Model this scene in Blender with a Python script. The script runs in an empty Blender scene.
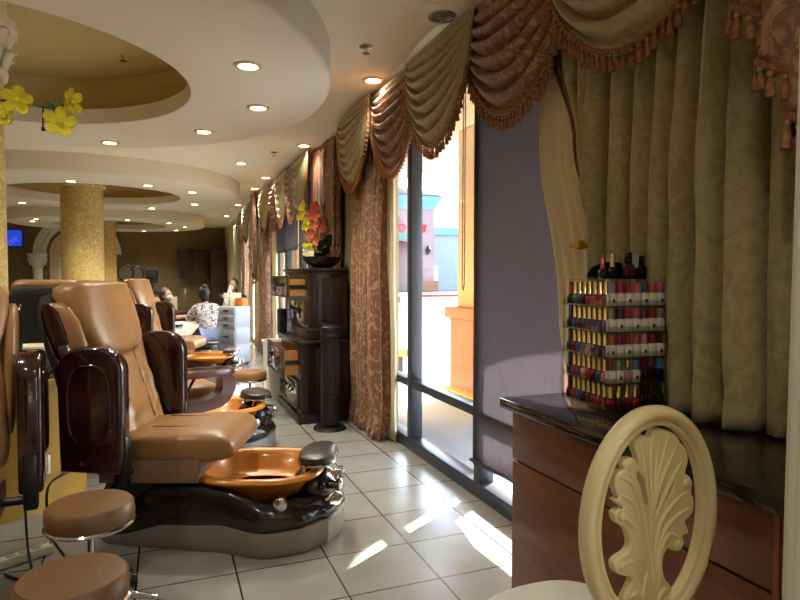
import bpy, bmesh, math, random
from mathutils import Vector, Matrix, Euler, noise
D = bpy.data; SC = bpy.context.scene; COL = SC.collection
PI = math.pi; sin = math.sin; cos = math.cos
R = math.radians
rnd = random.Random(7)
LAT = .12
LAMP_W, SUN_E, SKY_S, EXPO = 45, 18, .75, 1.25
# ------------------------------------------------------------------ camera
EYE = 1.47; YAW = R(21.4); PIT = math.atan(23/600)
F0 = Vector((sin(YAW), cos(YAW), 0)); RT = Vector((cos(YAW), -sin(YAW), 0)); UP0 = Vector((0, 0, 1))
FW = F0*cos(PIT) - UP0*sin(PIT); UPV = UP0*cos(PIT) + F0*sin(PIT)
def cw(xc, zc, z=0):                       # ground point: xc metres to the right, zc metres ahead
    p = RT*xc + F0*zc; return Vector((p.x, p.y, z))
def hit(px, py, p0, n):                    # where a sight line meets a real plane
    d = FW + RT*((px-400)/600) + UPV*((300-py)/600); o = Vector((0, 0, EYE))
    return o + d*((Vector(p0)-o).dot(n)/d.dot(n))
cam = D.cameras.new('camera'); cam.lens = 27; cam.sensor_width = 36; cam.clip_end = 500
co = D.objects.new('camera', cam); COL.objects.link(co); co.location = (0, 0, EYE)
m3 = Matrix((RT, UPV, -FW)).transposed(); co.rotation_euler = m3.to_euler(); SC.camera = co
# ------------------------------------------------------------------ materials
def lin(c):
    return tuple(((v/255)/12.92 if v/255 <= .04045 else ((v/255+.055)/1.055)**2.4) for v in c) + (1,)
def mat(name, col, rough=.5, metal=0, coat=0, bump=None, var=None, emit=None, spec=.5, sheen=0, damask=None, aniso=None, sub=0):
    m = D.materials.new(name); m.use_nodes = True; nt = m.node_tree; N = nt.nodes; L = nt.links
    b = N['Principled BSDF']; b.inputs['Base Color'].default_value = lin(col); b.inputs['Roughness'].default_value = rough
    b.inputs['Metallic'].default_value = metal; b.inputs['Coat Weight'].default_value = coat; b.inputs['Coat Roughness'].default_value = .06
    b.inputs['Specular IOR Level'].default_value = spec; b.inputs['Sheen Weight'].default_value = sheen
    m.diffuse_color = lin(col)
    tc = N.new('ShaderNodeTexCoord')
    def noi(scale, detail=3, dist=0, stretch=None):
        t = N.new('ShaderNodeTexNoise'); t.inputs['Scale'].default_value = scale; t.inputs['Detail'].default_value = detail; t.inputs['Distortion'].default_value = dist
        if stretch:
            mp = N.new('ShaderNodeMapping'); mp.inputs['Scale'].default_value = stretch; L.new(tc.outputs['Object'], mp.inputs[0]); L.new(mp.outputs[0], t.inputs['Vector'])
        else: L.new(tc.outputs['Object'], t.inputs['Vector'])
        return t
    if var:                                 # (scale, other colour, lo, hi [, stretch, distortion])
        t = noi(var[0], 4, var[5] if len(var) > 5 else 0, var[4] if len(var) > 4 else None)
        r = N.new('ShaderNodeValToRGB'); r.color_ramp.elements[0].position = var[2]; r.color_ramp.elements[1].position = var[3]
        r.color_ramp.elements[0].color = lin(col); r.color_ramp.elements[1].color = lin(var[1])
        L.new(t.outputs['Fac'], r.inputs[0]); L.new(r.outputs[0], b.inputs['Base Color'])
    if bump:                                # (scale, strength [, stretch])
        t = noi(bump[0], 3, 0, bump[2] if len(bump) > 2 else None); u = N.new('ShaderNodeBump'); u.inputs['Strength'].default_value = bump[1]; u.inputs['Distance'].default_value = .02
        L.new(t.outputs['Fac'], u.inputs['Height']); L.new(u.outputs[0], b.inputs['Normal'])
    if emit: b.inputs['Emission Color'].default_value = lin(emit[0]); b.inputs['Emission Strength'].default_value = emit[1]
    return m
M = {}
M['ceil'] = mat('cream ceiling paint', (246, 237, 212), .75)
M['soffit'] = mat('cream soffit paint', (238, 229, 206), .7)
M['dome'] = mat('ochre dome paint', (206, 184, 126), .8)
M['wall'] = mat('cream wall paint', (208, 188, 146), .8)
M['olive'] = mat('olive brown wall paint', (128, 107, 66), .8, var=(1.2, (118, 98, 60), .4, .7))
M['frame'] = mat('dark bronze aluminium', (72, 76, 84), .35, .5)
M['shade'] = mat('charcoal roller shade cloth', (112, 106, 110), .9, var=(60, (132, 126, 128), .35, .7, (6, 6, .25)))
GREEN = (170, 155, 110)
M['green'] = mat('sage damask', GREEN, .55, sheen=.3, var=(9, (156, 140, 96), .46, .58, (1, 1, .8), 3.2), bump=(24, .2))
M['brown'] = mat('rust brown damask', (126, 82, 54), .55, sheen=.3, var=(9, (176, 132, 94), .50, .60, (1, 1, .8), 3.2), bump=(30, .12))
M['rust'] = mat('dark rust satin', (112, 66, 34), .5, sheen=.2, var=(6, (140, 88, 48), .5, .58, (1, 1, .8), 3))
M['shade'].node_tree.nodes.remove(M['shade'].node_tree.nodes['Principled BSDF']); _n = M['shade'].node_tree; _d = _n.nodes.new('ShaderNodeBsdfDiffuse'); _t = _n.nodes.new('ShaderNodeBsdfTranslucent'); _x = _n.nodes.new('ShaderNodeMixShader'); _x.inputs[0].default_value = .7
_r = [q for q in _n.nodes if q.type == 'VALTORGB'][0]
for q in (_d, _t): _n.links.new(_r.outputs[0], q.inputs[0])
_n.links.new(_d.outputs[0], _x.inputs[1]); _n.links.new(_t.outputs[0], _x.inputs[2]); _n.links.new(_x.outputs[0], _n.nodes['Material Output'].inputs[0])
M['sheer'] = mat('cream lining cloth', (214, 198, 160), .8)
M['fringe'] = mat('rust gold fringe', (160, 106, 64), .7, var=(60, (126, 76, 44), .4, .6))
M['bead'] = mat('olive fringe bead', (150, 124, 84), .6)
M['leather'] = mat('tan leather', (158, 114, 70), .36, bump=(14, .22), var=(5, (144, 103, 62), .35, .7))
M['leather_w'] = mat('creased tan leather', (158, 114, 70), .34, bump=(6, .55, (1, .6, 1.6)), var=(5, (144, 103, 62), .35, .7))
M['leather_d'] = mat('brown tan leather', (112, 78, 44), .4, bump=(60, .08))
M['seam'] = mat('leather seam', (126, 88, 58), .6)
M['cloth'] = mat('tan skirt cloth', (132, 102, 76), .8, bump=(25, .2))
M['mahog'] = mat('dark mahogany gloss', (50, 14, 13), .16, coat=.6, var=(5, (38, 10, 10), .4, .6))
M['arm'] = mat('plum mahogany', (104, 62, 58), .3, coat=.3)
M['shell'] = mat('black brown lacquer', (28, 19, 17), .18, coat=.35)
M['plinth'] = mat('warm grey plastic', (124, 116, 108), .45)
M['bowl'] = mat('amber copper bowl', (206, 128, 42), .3, .1, coat=.25)
M['black'] = mat('black plastic', (17, 16, 17), .35)
M['mblack'] = mat('matte black', (22, 21, 20), .7)
M['fan'] = mat('near black fan plastic', (9, 9, 10), .5)
M['chrome'] = mat('chrome', (205, 205, 208), .12, 1)
M['steel'] = mat('satin steel', (150, 150, 152), .3, 1)
M['speck'] = mat('speckled dark pad', (46, 34, 29), .35, var=(120, (120, 102, 92), .60, .64))
M['gold'] = mat('mottled gold plaster', (206, 172, 92), .5, .0, var=(30, (236, 216, 156), .5, .62, (1, 1, 1), 1.5), bump=(40, .25))
M['goldwall'] = mat('gold painted plaster', (176, 132, 44), .6, var=(5, (160, 118, 38), .4, .6))
M['stone'] = mat('cream carved plaster', (222, 204, 164), .6)
M['white'] = mat('white lacquer', (226, 222, 208), .4)
M['ivory'] = mat('ivory lacquer', (222, 204, 154), .32, coat=.25)
M['granite'] = mat('black granite', (26, 25, 21), .12, coat=.3, var=(7, (92, 84, 64), .64, .72, (1, 1, 1), 2))
M['walnut'] = mat('red brown cabinet wood', (120, 72, 46), .34, var=(4, (100, 58, 38), .4, .65, (1, 1, 6)), coat=.15)
M['dwood'] = mat('dark espresso wood', (40, 24, 18), .32, var=(5, (30, 17, 13), .4, .65, (4, 4, .6)), coat=.2)
M['drawer'] = mat('raw drawer side wood', (176, 118, 62), .5)
M['drfront'] = mat('polished drawer front', (86, 70, 60), .14, coat=.5)
M['cab'] = mat('far cabinet wood', (60, 26, 16), .5)
M['plast'] = mat('pale grey plastic drawers', (172, 178, 190), .4)
M['plast2'] = mat('grey plastic drawer fronts', (150, 150, 150), .4)
M['copper'] = mat('copper edge strip', (150, 96, 70), .3, .5)
M['orange'] = mat('orange box', (226, 124, 34), .5)
M['skin'] = mat('skin', (196, 140, 108), .55)
M['hair'] = mat('dark hair', (28, 20, 18), .5)
M['hair2'] = mat('auburn hair', (62, 34, 24), .5)
M['mask'] = mat('pale blue face mask', (166, 192, 212), .7)
M['gmask'] = mat('grey face mask', (128, 138, 146), .7)
M['jeans'] = mat('pale blue denim', (122, 136, 164), .8)
M['floral'] = mat('white floral shirt cloth', (206, 198, 194), .8, var=(34, (92, 66, 66), .50, .57, (1, 1, 1), 1))
M['navy'] = mat('black garment', (20, 20, 24), .8)
M['pink'] = mat('pink garment', (206, 160, 146), .8)
M['towel'] = mat('white towel', (236, 232, 220), .9)
M['yellow'] = mat('yellow petals', (226, 206, 36), .6, var=(30, (216, 184, 24), .5, .7))
M['stem'] = mat('flower stem', (70, 84, 40), .6)
M['leaf'] = mat('dark green leaf', (36, 66, 34), .45)
M['orchid'] = mat('orange red petals', (176, 72, 40), .6, var=(20, (196, 110, 56), .5, .7))
M['cream'] = mat('cream petals', (226, 214, 160), .6)
M['bronze'] = mat('dark bronze bowl', (58, 44, 30), .35, .4)
M['brass'] = mat('brass', (206, 158, 58), .28, .9)
M['stucco'] = mat('tan stucco', (178, 146, 112), .9, bump=(120, .3))
M['stucco2'] = mat('pale stucco', (206, 186, 164), .9, bump=(120, .3))
M['terra'] = mat('terracotta stucco', (150, 98, 74), .9)
M['ochre'] = mat('yellow ochre kerb', (196, 158, 90), .9)
M['walk'] = mat('sidewalk concrete', (166, 171, 178), .9, var=(1, (156, 160, 164), .4, .6))
M['asphalt'] = mat('sun bleached asphalt', (112, 120, 132), .95)
M['rose'] = mat('rose stucco', (160, 128, 126), .9)
M['teal'] = mat('pale teal trim', (120, 158, 160), .9)
M['rtile'] = mat('grey roof tile', (120, 112, 108), .9)
M['bwall'] = mat('pale blue grey stucco', (150, 156, 170), .9)
M['sred'] = mat('red sign letters', (206, 44, 50), .6)
M['steal'] = mat('teal sign letters', (60, 168, 160), .6)
M['sgreen'] = mat('green sign shape', (40, 130, 92), .6)
M['kerbred'] = mat('red kerb paint', (190, 60, 56), .9)
M['bluetv'] = mat('television picture', (20, 40, 140), .3, emit=((40, 70, 220), .35), var=(3, (150, 180, 250), .55, .6))
M['basket'] = mat('dark woven basket', (44, 32, 24), .6, bump=(70, .6))
M['paper'] = mat('cream card', (222, 206, 168), .8)
M['printed'] = mat('printed card', (232, 232, 222), .7, var=(24, (64, 140, 100), .56, .6))
M['lens'] = mat('lit lamp lens', (255, 240, 214), .5, emit=((255, 222, 168), 14))
M['lensoff'] = mat('unlit lamp lens', (180, 180, 184), .15, .8)
M['trimring'] = mat('lamp trim ring', (206, 178, 128), .4)
def glassy(name, tint, gloss, r=.03):
    m = D.materials.new(name); m.use_nodes = True; nt = m.node_tree; nt.nodes.clear(); N = nt.nodes
    o = N.new('ShaderNodeOutputMaterial'); t = N.new('ShaderNodeBsdfTransparent'); g = N.new('ShaderNodeBsdfGlossy'); x = N.new('ShaderNodeMixShader'); f = N.new('ShaderNodeMath'); lw = N.new('ShaderNodeLayerWeight'); lw.inputs[0].default_value = .5; pw = N.new('ShaderNodeMath'); pw.operation = 'POWER'; pw.inputs[1].default_value = 5
    t.inputs[0].default_value = tint; g.inputs['Roughness'].default_value = r; f.operation = 'MULTIPLY_ADD'; f.inputs[1].default_value = .6; f.inputs[2].default_value = gloss; nt.links.new(lw.outputs['Facing'], pw.inputs[0]); nt.links.new(pw.outputs[0], f.inputs[0])
    nt.links.new(f.outputs[0], x.inputs[0]); nt.links.new(t.outputs[0], x.inputs[1]); nt.links.new(g.outputs[0], x.inputs[2]); nt.links.new(x.outputs[0], o.inputs[0]); return m
M['glass'] = glassy('window glass', (.95, .97, .98, 1), .03)
M['acrylic'] = glassy('clear acrylic', (.90, .91, .88, 1), .07)
def tilemat():
    m = D.materials.new('floor tile'); m.use_nodes = True; nt = m.node_tree; N = nt.nodes; L = nt.links; b = N['Principled BSDF']
    tc = N.new('ShaderNodeTexCoord'); mp = N.new('ShaderNodeMapping'); mp.inputs['Location'].default_value = (-.772+.46*20, -2.607+.416*20, 0)
    br = N.new('ShaderNodeTexBrick'); br.offset = 0; br.squash = 1; br.inputs['Scale'].default_value = 1; br.inputs['Brick Width'].default_value = .46; br.inputs['Row Height'].default_value = .416
    br.inputs['Mortar Size'].default_value = .0048; br.inputs['Mortar Smooth'].default_value = .1; br.inputs['Bias'].default_value = 0
    br.inputs['Color1'].default_value = lin((160, 155, 146)); br.inputs['Color2'].default_value = lin((151, 146, 136)); br.inputs['Mortar'].default_value = lin((46, 38, 30))
    L.new(tc.outputs['Object'], mp.inputs[0]); L.new(mp.outputs[0], br.inputs['Vector'])
    n = N.new('ShaderNodeTexNoise'); n.inputs['Scale'].default_value = 3.5; n.inputs['Detail'].default_value = 5; L.new(tc.outputs['Object'], n.inputs['Vector'])
    mx = N.new('ShaderNodeMix'); mx.data_type = 'RGBA'; mx.blend_type = 'MULTIPLY'; mx.inputs[0].default_value = 1
    rr = N.new('ShaderNodeValToRGB'); rr.color_ramp.elements[0].position = .3; rr.color_ramp.elements[1].position = .7; rr.color_ramp.elements[0].color = (.84, .83, .80, 1); rr.color_ramp.elements[1].color = (1, 1, 1, 1)
    L.new(n.outputs['Fac'], rr.inputs[0]); L.new(br.outputs['Color'], mx.inputs[6]); L.new(rr.outputs[0], mx.inputs[7]); L.new(mx.outputs[2], b.inputs['Base Color'])
    b.inputs['Roughness'].default_value = .26
    bp = N.new('ShaderNodeBump'); bp.inputs['Strength'].default_value = .4; bp.inputs['Distance'].default_value = .003; bp.invert = True; L.new(br.outputs['Fac'], bp.inputs['Height']); L.new(bp.outputs[0], b.inputs['Normal'])
    return m
M['tile'] = tilemat()
# ------------------------------------------------------------------ mesh helpers
class MB:
    def __init__(s): s.bm = bmesh.new()
    def box(s, c, d, bev=0, rot=None, seg=2):
        mx = Matrix.Translation(Vector(c)) @ (rot.to_matrix().to_4x4() if rot else Matrix()) @ Matrix.Diagonal((d[0], d[1], d[2], 1))
        r = bmesh.ops.create_cube(s.bm, size=1, matrix=mx)
        if bev:
            es = list({e for v in r['verts'] for e in v.link_edges}); bmesh.ops.bevel(s.bm, geom=es, offset=bev, segments=seg, profile=.5, affect='EDGES')
        return s
    def bb(s, x0, x1, y0, y1, z0, z1, bev=0): return s.box(((x0+x1)/2, (y0+y1)/2, (z0+z1)/2), (abs(x1-x0), abs(y1-y0), abs(z1-z0)), bev)
    def loft(s, rings, cap0=True, cap1=True, closed=False, wrap=True):
        vs = [[s.bm.verts.new(p) for p in r] for r in rings]; n = len(vs[0]); k = len(vs)
        for i in range(k if closed else k-1):
            a, b = vs[i], vs[(i+1) % k]
            for j in range(n if wrap else n-1):
                try: s.bm.faces.new((a[j], a[(j+1) % n], b[(j+1) % n], b[j]))
                except ValueError: pass
        if not closed and wrap:
            if cap0: s.bm.faces.new(vs[0][::-1])
            if cap1: s.bm.faces.new(vs[-1])
        return s
    def lathe(s, prof, c=(0, 0, 0), n=24, mx=None, caps=True):
        rings = []
        for r, z in prof:
            ring = []
            for k in range(n):
                p = Vector((r*cos(2*PI*k/n), r*sin(2*PI*k/n), z))
                if mx: p = mx @ p
                ring.append(p + Vector(c))
            rings.append(ring)
        return s.loft(rings, caps and prof[0][0] > 1e-5, caps and prof[-1][0] > 1e-5)
    def tube(s, pts, r, n=8, closed=False):
        P = [Vector(p) for p in pts]; k = len(P); rr = r if isinstance(r, (list, tuple)) else [r]*k; rings = []; up = None
        for i in range(k):
            t = (P[(i+1) % k]-P[i-1]) if closed else (P[min(i+1, k-1)]-P[max(i-1, 0)])
            if t.length < 1e-9: t = Vector((0, 0, 1))
            t.normalize()
            if up is None: up = Vector((0, 0, 1)) if abs(t.z) < .9 else Vector((1, 0, 0))
            a = t.cross(up)
            if a.length < 1e-4: a = t.cross(Vector((0, 1, .3)))
            a.normalize(); b = a.cross(t); up = b
            rings.append([P[i]+(a*cos(2*PI*j/n)+b*sin(2*PI*j/n))*rr[i] for j in range(n)])
        return s.loft(rings, closed=closed)
    def cyl(s, p0, p1, r, n=16, r1=None):
        return s.tube([p0, p1], [r, r if r1 is None else r1], n)
    def ball(s, c, r, n=16, mx=None):
        r = (r, r, r) if not isinstance(r, (tuple, list)) else r
        m_ = Matrix.Translation(Vector(c)) @ (mx.to_4x4() if mx else Matrix()) @ Matrix.Diagonal((*r, 1))
        bmesh.ops.create_uvsphere(s.bm, u_segments=n, v_segments=max(6, n//2+2), radius=1, matrix=m_); return s
    def grid(s, f, nu, nv, closed=False):
        return s.loft([[f(u/(nu if closed else nu-1) if nu > 1 else 0, v/(nv-1)) for u in range(nu)] for v in range(nv)], wrap=False) if not closed else s.loft([[f(u/nu, v/(nv-1)) for u in range(nu)] for v in range(nv)], False, False)
    def prism(s, out, h0, h1, ax='y', bev=0):        # outline in the two other axes, extruded along ax
        def P(a, b, h): return {'y': (a, h, b), 'z': (a, b, h), 'x': (h, a, b)}[ax]
        if bev:
            c = Vector((sum(a for a, _ in out)/len(out), sum(b for _, b in out)/len(out)))
            def ins(d):
                r = []; n = len(out)
                for i in range(n):
                    p0, p1, p2 = Vector(out[i-1]), Vector(out[i]), Vector(out[(i+1) % n]); t = (p2-p0).normalized(); nn = Vector((-t.y, t.x))
                    if nn.dot(c-p1) < 0: nn = -nn
                    r.append(p1+nn*d)
                return r
            i1, i2 = ins(bev*.3), ins(bev)
            rings = [[P(a, b, h0) for a, b in i2], [P(a, b, h0+bev*.3) for a, b in i1], [P(a, b, h0+bev) for a, b in out], [P(a, b, h1-bev) for a, b in out], [P(a, b, h1-bev*.3) for a, b in i1], [P(a, b, h1) for a, b in i2]]
        else: rings = [[P(a, b, h0) for a, b in out], [P(a, b, h1) for a, b in out]]
        return s.loft(rings)
    def rm(s, mx): bmesh.ops.transform(s.bm, matrix=mx, verts=s.bm.verts); return s
    def mesh(s, name, m, ang=40, weld=False):
        if weld: bmesh.ops.remove_doubles(s.bm, verts=s.bm.verts, dist=1e-5)
        bmesh.ops.recalc_face_normals(s.bm, faces=s.bm.faces); me = D.meshes.new(name); s.bm.to_mesh(me); s.bm.free()
        me.shade_smooth(); me.set_sharp_from_angle(angle=R(ang))
        for q in (m if isinstance(m, (list, tuple)) else [m]): me.materials.append(q)
        return me
def ob(name, mb, m, parent=None, ang=40, solid=0, weld=False, **tags):
    me = mb if isinstance(mb, bpy.types.Mesh) else mb.mesh(name, m, ang, weld); o = D.objects.new(name, me); COL.objects.link(o)
    if parent: o.parent = parent
    if solid: q = o.modifiers.new('thickness', 'SOLIDIFY'); q.thickness = solid; q.offset = 0
    for k, v in tags.items(): o[k] = v
    return o
def tag(o, label, cat, group=None):
    o['label'] = label; o['category'] = cat
    if group: o['group'] = group
    return o
def thing(name, label, cat, loc=(0, 0, 0), rz=0, group=None):
    o = D.objects.new(name, None); COL.objects.link(o); o.location = loc; o.rotation_euler = (0, 0, rz); return tag(o, label, cat, group)
def struct(name, mb, m, **k): o = ob(name, mb, m, **k); o['kind'] = 'structure'; return o
def dup(root, loc, rz, label, group=None):
    r = root.copy(); COL.objects.link(r); r.location = loc; r.rotation_euler = (0, 0, rz); r['label'] = label
    if group: r['group'] = group
    for ch in list(root.children):
        c = ch.copy(); COL.objects.link(c); c.parent = r
        for g in list(ch.children): d = g.copy(); COL.objects.link(d); d.parent = c
    return r
def sup(a, b, n=4, k=28):                   # superellipse outline
    out = []
    for i in range(k):
        t = 2*PI*i/k; c, s_ = cos(t), sin(t); out.append((a*math.copysign(abs(c)**(2/n), c), b*math.copysign(abs(s_)**(2/n), s_)))
    return out
def smooth(pts, k=6, closed=False):         # Catmull-Rom
    P = [Vector(p) for p in pts]; n = len(P); o = []
    for i in range(n if closed else n-1):
        a, b, c, d = (P[i-1] if closed or i else P[0]), P[i], P[(i+1) % n], (P[(i+2) % n] if closed or i+2 < n else P[-1])
        for j in range(k):
            t = j/k; o.append(.5*((2*b)+(c-a)*t+(2*a-5*b+4*c-d)*t*t+(3*b-a-3*c+d)*t**3))
    if not closed: o.append(P[-1])
    return o
def lerp(a, b, t): return a+(b-a)*t
def tab(x, xs, ys):
    for i in range(len(xs)-1):
        if x <= xs[i+1]: t = max(0, (x-xs[i])/(xs[i+1]-xs[i])); t = t*t*(3-2*t); return lerp(ys[i], ys[i+1], t)
    return ys[-1]
# ------------------------------------------------------------------ setting
WX = 1.96
CEN = [(-1.37, 4.98), (-1.30, 11.6), (-1.55, 18.2)]; SOF = [(-1.19, 5.02), (-1.11, 11.7), (-1.35, 18.3)]
struct('floor', MB().bb(-6.2, WX+.1, -4.2, 21.8, -.1, 0), M['tile'])
def holed(outer, holes, z, th, name, m):
    cu = D.curves.new(name, 'CURVE'); cu.dimensions = '2D'; cu.fill_mode = 'BOTH'; cu.extrude = th/2
    for pts in [outer]+holes:
        sp = cu.splines.new('POLY'); sp.points.add(len(pts)-1); sp.use_cyclic_u = True
        for p, q in zip(sp.points, pts): p.co = (q[0], q[1], 0, 1)
    t = D.objects.new('tmp', cu); COL.objects.link(t); bpy.context.view_layer.update()
    me = D.meshes.new_from_object(t.evaluated_get(bpy.context.evaluated_depsgraph_get())); D.objects.remove(t); D.curves.remove(cu)
    for v in me.vertices: v.co.z += z
    me.materials.clear(); me.materials.append(m); me.name = name
    return me
circ = lambda c, r, n=72: [(c[0]+r*cos(2*PI*k/n), c[1]+r*sin(2*PI*k/n)) for k in range(n)]
struct('ceiling', holed([(-6.2, -4.2), (WX+.1, -4.2), (WX+.1, 21.8), (-6.2, 21.8)], [circ(c, 1.72) for c in SOF], 3.19, .06, 'ceiling', M['ceil']), None)
for i, c in enumerate(SOF):
    b = MB(); n = 96
    ri = 1.40
    prof = [(2.44, 3.17), (2.44, 2.935), (2.435, 2.91), (2.42, 2.893), (2.40, 2.887), (ri+.02, 2.887), (ri, 2.895), (ri, 3.03), (ri+.16, 3.035), (ri+.165, 3.36), (ri*.6, 3.41), (.2, 3.42), (0, 3.42)]
    b.lathe(prof, (c[0], c[1], 0), n, caps=False)
    b.bm.faces.ensure_lookup_table()
    for f in b.bm.faces:
        if f.calc_center_median().z > 3.031 and (f.calc_center_median().xy-Vector(c)).length < ri+.17: f.material_index = 1
    o = struct('ceiling_soffit', b, [M['soffit'], M['dome']], ang=50)
# right wall: three openings in view, one added unseen behind the camera for fill
b = MB(); W = [(-3.2, -.7), (2.32, 5.5), (7.9, 11.4), (13.4, 17.6)]; y = -4.2
for y0, y1 in W+[(21.8, 21.8)]:
    if y0 > y: b.bb(WX, WX+.18, y, y0, 0, 3.2)
    if y1 > y0: b.bb(WX, WX+.18, y0, y1, 2.9, 3.2)
    y = y1
struct('wall_right', b, M['wall'])
struct('wall_far', MB().bb(-6.2, WX, 21.6, 21.8, 0, 3.2), M['olive'])
struct('wall_left', MB().bb(-6.4, -6.2, -4.2, 21.8, 0, 3.2), M['olive'])
struct('wall_back', MB().bb(-6.2, WX, -4.4, -4.2, 0, 3.2), M['wall'])
def window(n, y0, y1, mull):
    w = D.objects.new('window_%d' % n, None); COL.objects.link(w); w['kind'] = 'structure'
    b = MB(); b.bb(1.915, 2.03, y0, y1, 0.001, .10, .004); ob('sill', b, M['frame'], w)
    b = MB(); b.bb(1.925, 2.02, y0, y1, .535, .60, .004); ob('transom', b, M['frame'], w)
    b = MB(); b.bb(1.925, 2.02, y0, y1, 2.83, 2.9, .004); ob('head', b, M['frame'], w)
    for y in mull: ob('mullion', MB().bb(1.92, 2.025, y-.045, y+.045, .1, 2.83, .006), M['frame'], w)
    ed = [y for y in mull]
    for a, c in zip(ed[:-1], ed[1:]):
        ob('pane', MB().bb(1.968, 1.974, a+.045, c-.045, .6, 2.83), M['glass'], w); ob('pane', MB().bb(1.968, 1.974, a+.045, c-.045, .1, .535), M['glass'], w)
window(1, 2.32, 5.5, [2.365, 3.50, 4.69, 5.455]); window(2, 7.9, 11.4, [7.945, 9.1, 10.25, 11.355]); window(3, 13.4, 17.6, [13.445, 14.9, 16.2, 17.555]); window(4, -3.2, -.7, [-3.155, -1.95, -.745])  # the last window is unseen, added for fill daylight
# far arch with pilaster, and the doorway inside it
b = MB(); ax, az, ar = -2.55, 2.2, .95
for r0, dd in ((ar, .10), (ar+.12, .16), (ar+.24, .12)):
    pts = [(ax+r0*cos(t*PI/24), 21.52, az+r0*sin(t*PI/24)) for t in range(25)]
    b.loft([[(p[0]+dx*(p[0]-ax)/r0, 21.6-dd*q, p[2]+dx*(p[2]-az)/r0) for dx, q in ((-.055, 0), (-.055, 1), (.055, 1), (.055, 0))] for p in pts])
struct('trim_1', b, M['white'])
b = MB(); b.lathe([(.2, 0), (.2, .12), (.15, .16), (.14, 1.75), (.17, 1.78), (.15, 1.8), (.17, 1.9), (.25, 2.1), (.27, 2.12), (.27, 2.2)], (-3.66, 21.42, 0), 20)
for k in range(8):
    a = k*PI/4
    for zz, q in ((1.9, .19), (2.02, .23)): b.ball((-3.66+q*cos(a), 21.42+q*sin(a)*.6, zz), (.05, .05, .08), 8)
struct('trim_2', b, M['white'])
b = MB(); b.bb(-3.35, -1.75, 21.56, 21.598, 0, 2.2)
b.prism([(ax+.8*cos(t*PI/20), 2.2+.8*sin(t*PI/20)) for t in range(21)], 21.56, 21.598); struct('wall_niche', b, M['wall'])
d = struct('door_1', MB().bb(-3.12, -2.0, 21.52, 21.558, 0, 2.1, .01), M['white'])
for x0 in (-3.0, -2.5): ob('panel', MB().bb(x0, x0+.3, 21.5, 21.519, .3, 1.95, .008), M['plast2'], d)
# ------------------------------------------------------------------ outside
g = struct('ground_outside', MB().bb(WX+.1, 9, -8, 40, -.12, -.01), M['walk'])
struct('ground_parking', MB().bb(9, 140, -30, 160, -.3, -.14), M['asphalt'])
def pier(y0, y1, lab):
    t = thing('arcade_pillar', lab, 'pillar', (3.72, (y0+y1)/2, -.01), 0); h = (y1-y0)/2
    ob('shaft', MB().bb(-.36, .36, -h, h, 1.0, 3.24), M['stucco'], t); ob('base_block', MB().bb(-.44, .44, -h-.05, h+.05, .14, 1.0), M['terra'], t)
    ob('cap_band', MB().bb(-.5, .5, -h-.1, h+.1, .98, 1.12, .02), M['terra'], t); ob('plinth', MB().bb(-.56, .56, -h-.16, h+.16, 0, .14, .01), M['ochre'], t)
pier(5.0, 6.62, 'tan stucco arcade pillar with terracotta base just left of the lowered grey shade'); pier(10.8, 12.1, 'pale stucco arcade pillar seen past the left edge of the window glass'); pier(-.4, 1.2, 'wide tan stucco arcade pillar standing outside beyond the counter')
pier(16.3, 17.8, 'tan stucco arcade pillar outside the far end windows')
b = MB(); b.bb(3.34, 4.1, -8, 40, 3.24, 3.9); o = struct('trim_arcade_beam', b, M['stucco2']); b = MB().bb(2.14, 3.34, -8, 40, 3.45, 3.6); struct('ceiling_arcade', b, M['stucco2'])
# unseen arched infill added above the hidden bay to trim the floor sun patch
b = MB(); out = [(1.2, 3.24), (1.2, 2.2)]+[(3.1-1.9*cos(t*PI/16), 2.2+.5*sin(t*PI/16)) for t in range(1, 16)]+[(5.0, 2.2), (5.0, 3.24)]
b.prism(out, 3.4, 4.05, 'x'); struct('trim_arcade_added_arch', b, M['stucco'])
ox, oy = 23.5, 60.0
t = thing('restaurant_building', 'rose stucco restaurant with hipped tile roof across the parking lot', 'building', (ox, oy, -.14))
b = MB(); b.bb(-4.05, -2.7, 0, 8, 0, 9.6); b.bb(2.7, 4.05, 0, 8, 0, 9.6)
b.prism([(-2.7, 9.6), (-2.7, 3.2)]+[(-2.7*cos(k*PI/16), 3.2+2.3*sin(k*PI/16)) for k in range(1, 16)]+[(2.7, 3.2), (2.7, 9.6)], 0, .6); b.bb(-2.7, 2.7, 2, 8, 0, 9.6)
ob('tower', b, M['rose'], t)
b = MB(); b.loft([[(sx*q, 4+sy*q, z) for sx, sy in ((-1, -1), (1, -1), (1, 1), (-1, 1))] for q, z in ((4.1, 8.9), (4.25, 9.4), (4.6, 9.9), (4.75, 10.3), (4.1, 10.35))]); ob('cornice', b, M['teal'], t)
b = MB(); b.loft([[(sx*q, 4+sy*q, z) for sx, sy in ((-1, -1), (1, -1), (1, 1), (-1, 1))] for q, z in ((4.8, 10.35), (.3, 12.1))])
for k in range(-15, 16): x = k*.3; b.tube([(x, 4-4.8, 10.38), (x*.1, 4-.4, 12.1)], .06, 5)
ob('roof', b, M['rtile'], t)
ob('side_wall', MB().bb(4.05, 16, 5, 12, 0, 6.6), M['bwall'], t); ob('side_cornice', MB().bb(4.0, 16.2, 4.7, 12.2, 6.6, 7.5), M['teal'], t)
ob('door', MB().bb(5.2, 6.8, 4.92, 5.02, .1, 3.0), M['white'], t); ob('planter', MB().bb(1.9, 4.0, -1.2, -.05, .05, 1.2), M['terra'], t)
b = MB(); b.box((2.95+.2, -.15, 4.3), (.25, .2, .5)); b.lathe([(.2, -.3), (.35, .1), (.1, .5)], (3.15, -.4, 4.5), 8); ob('wall_lamp', b, M['mblack'], t)
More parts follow.
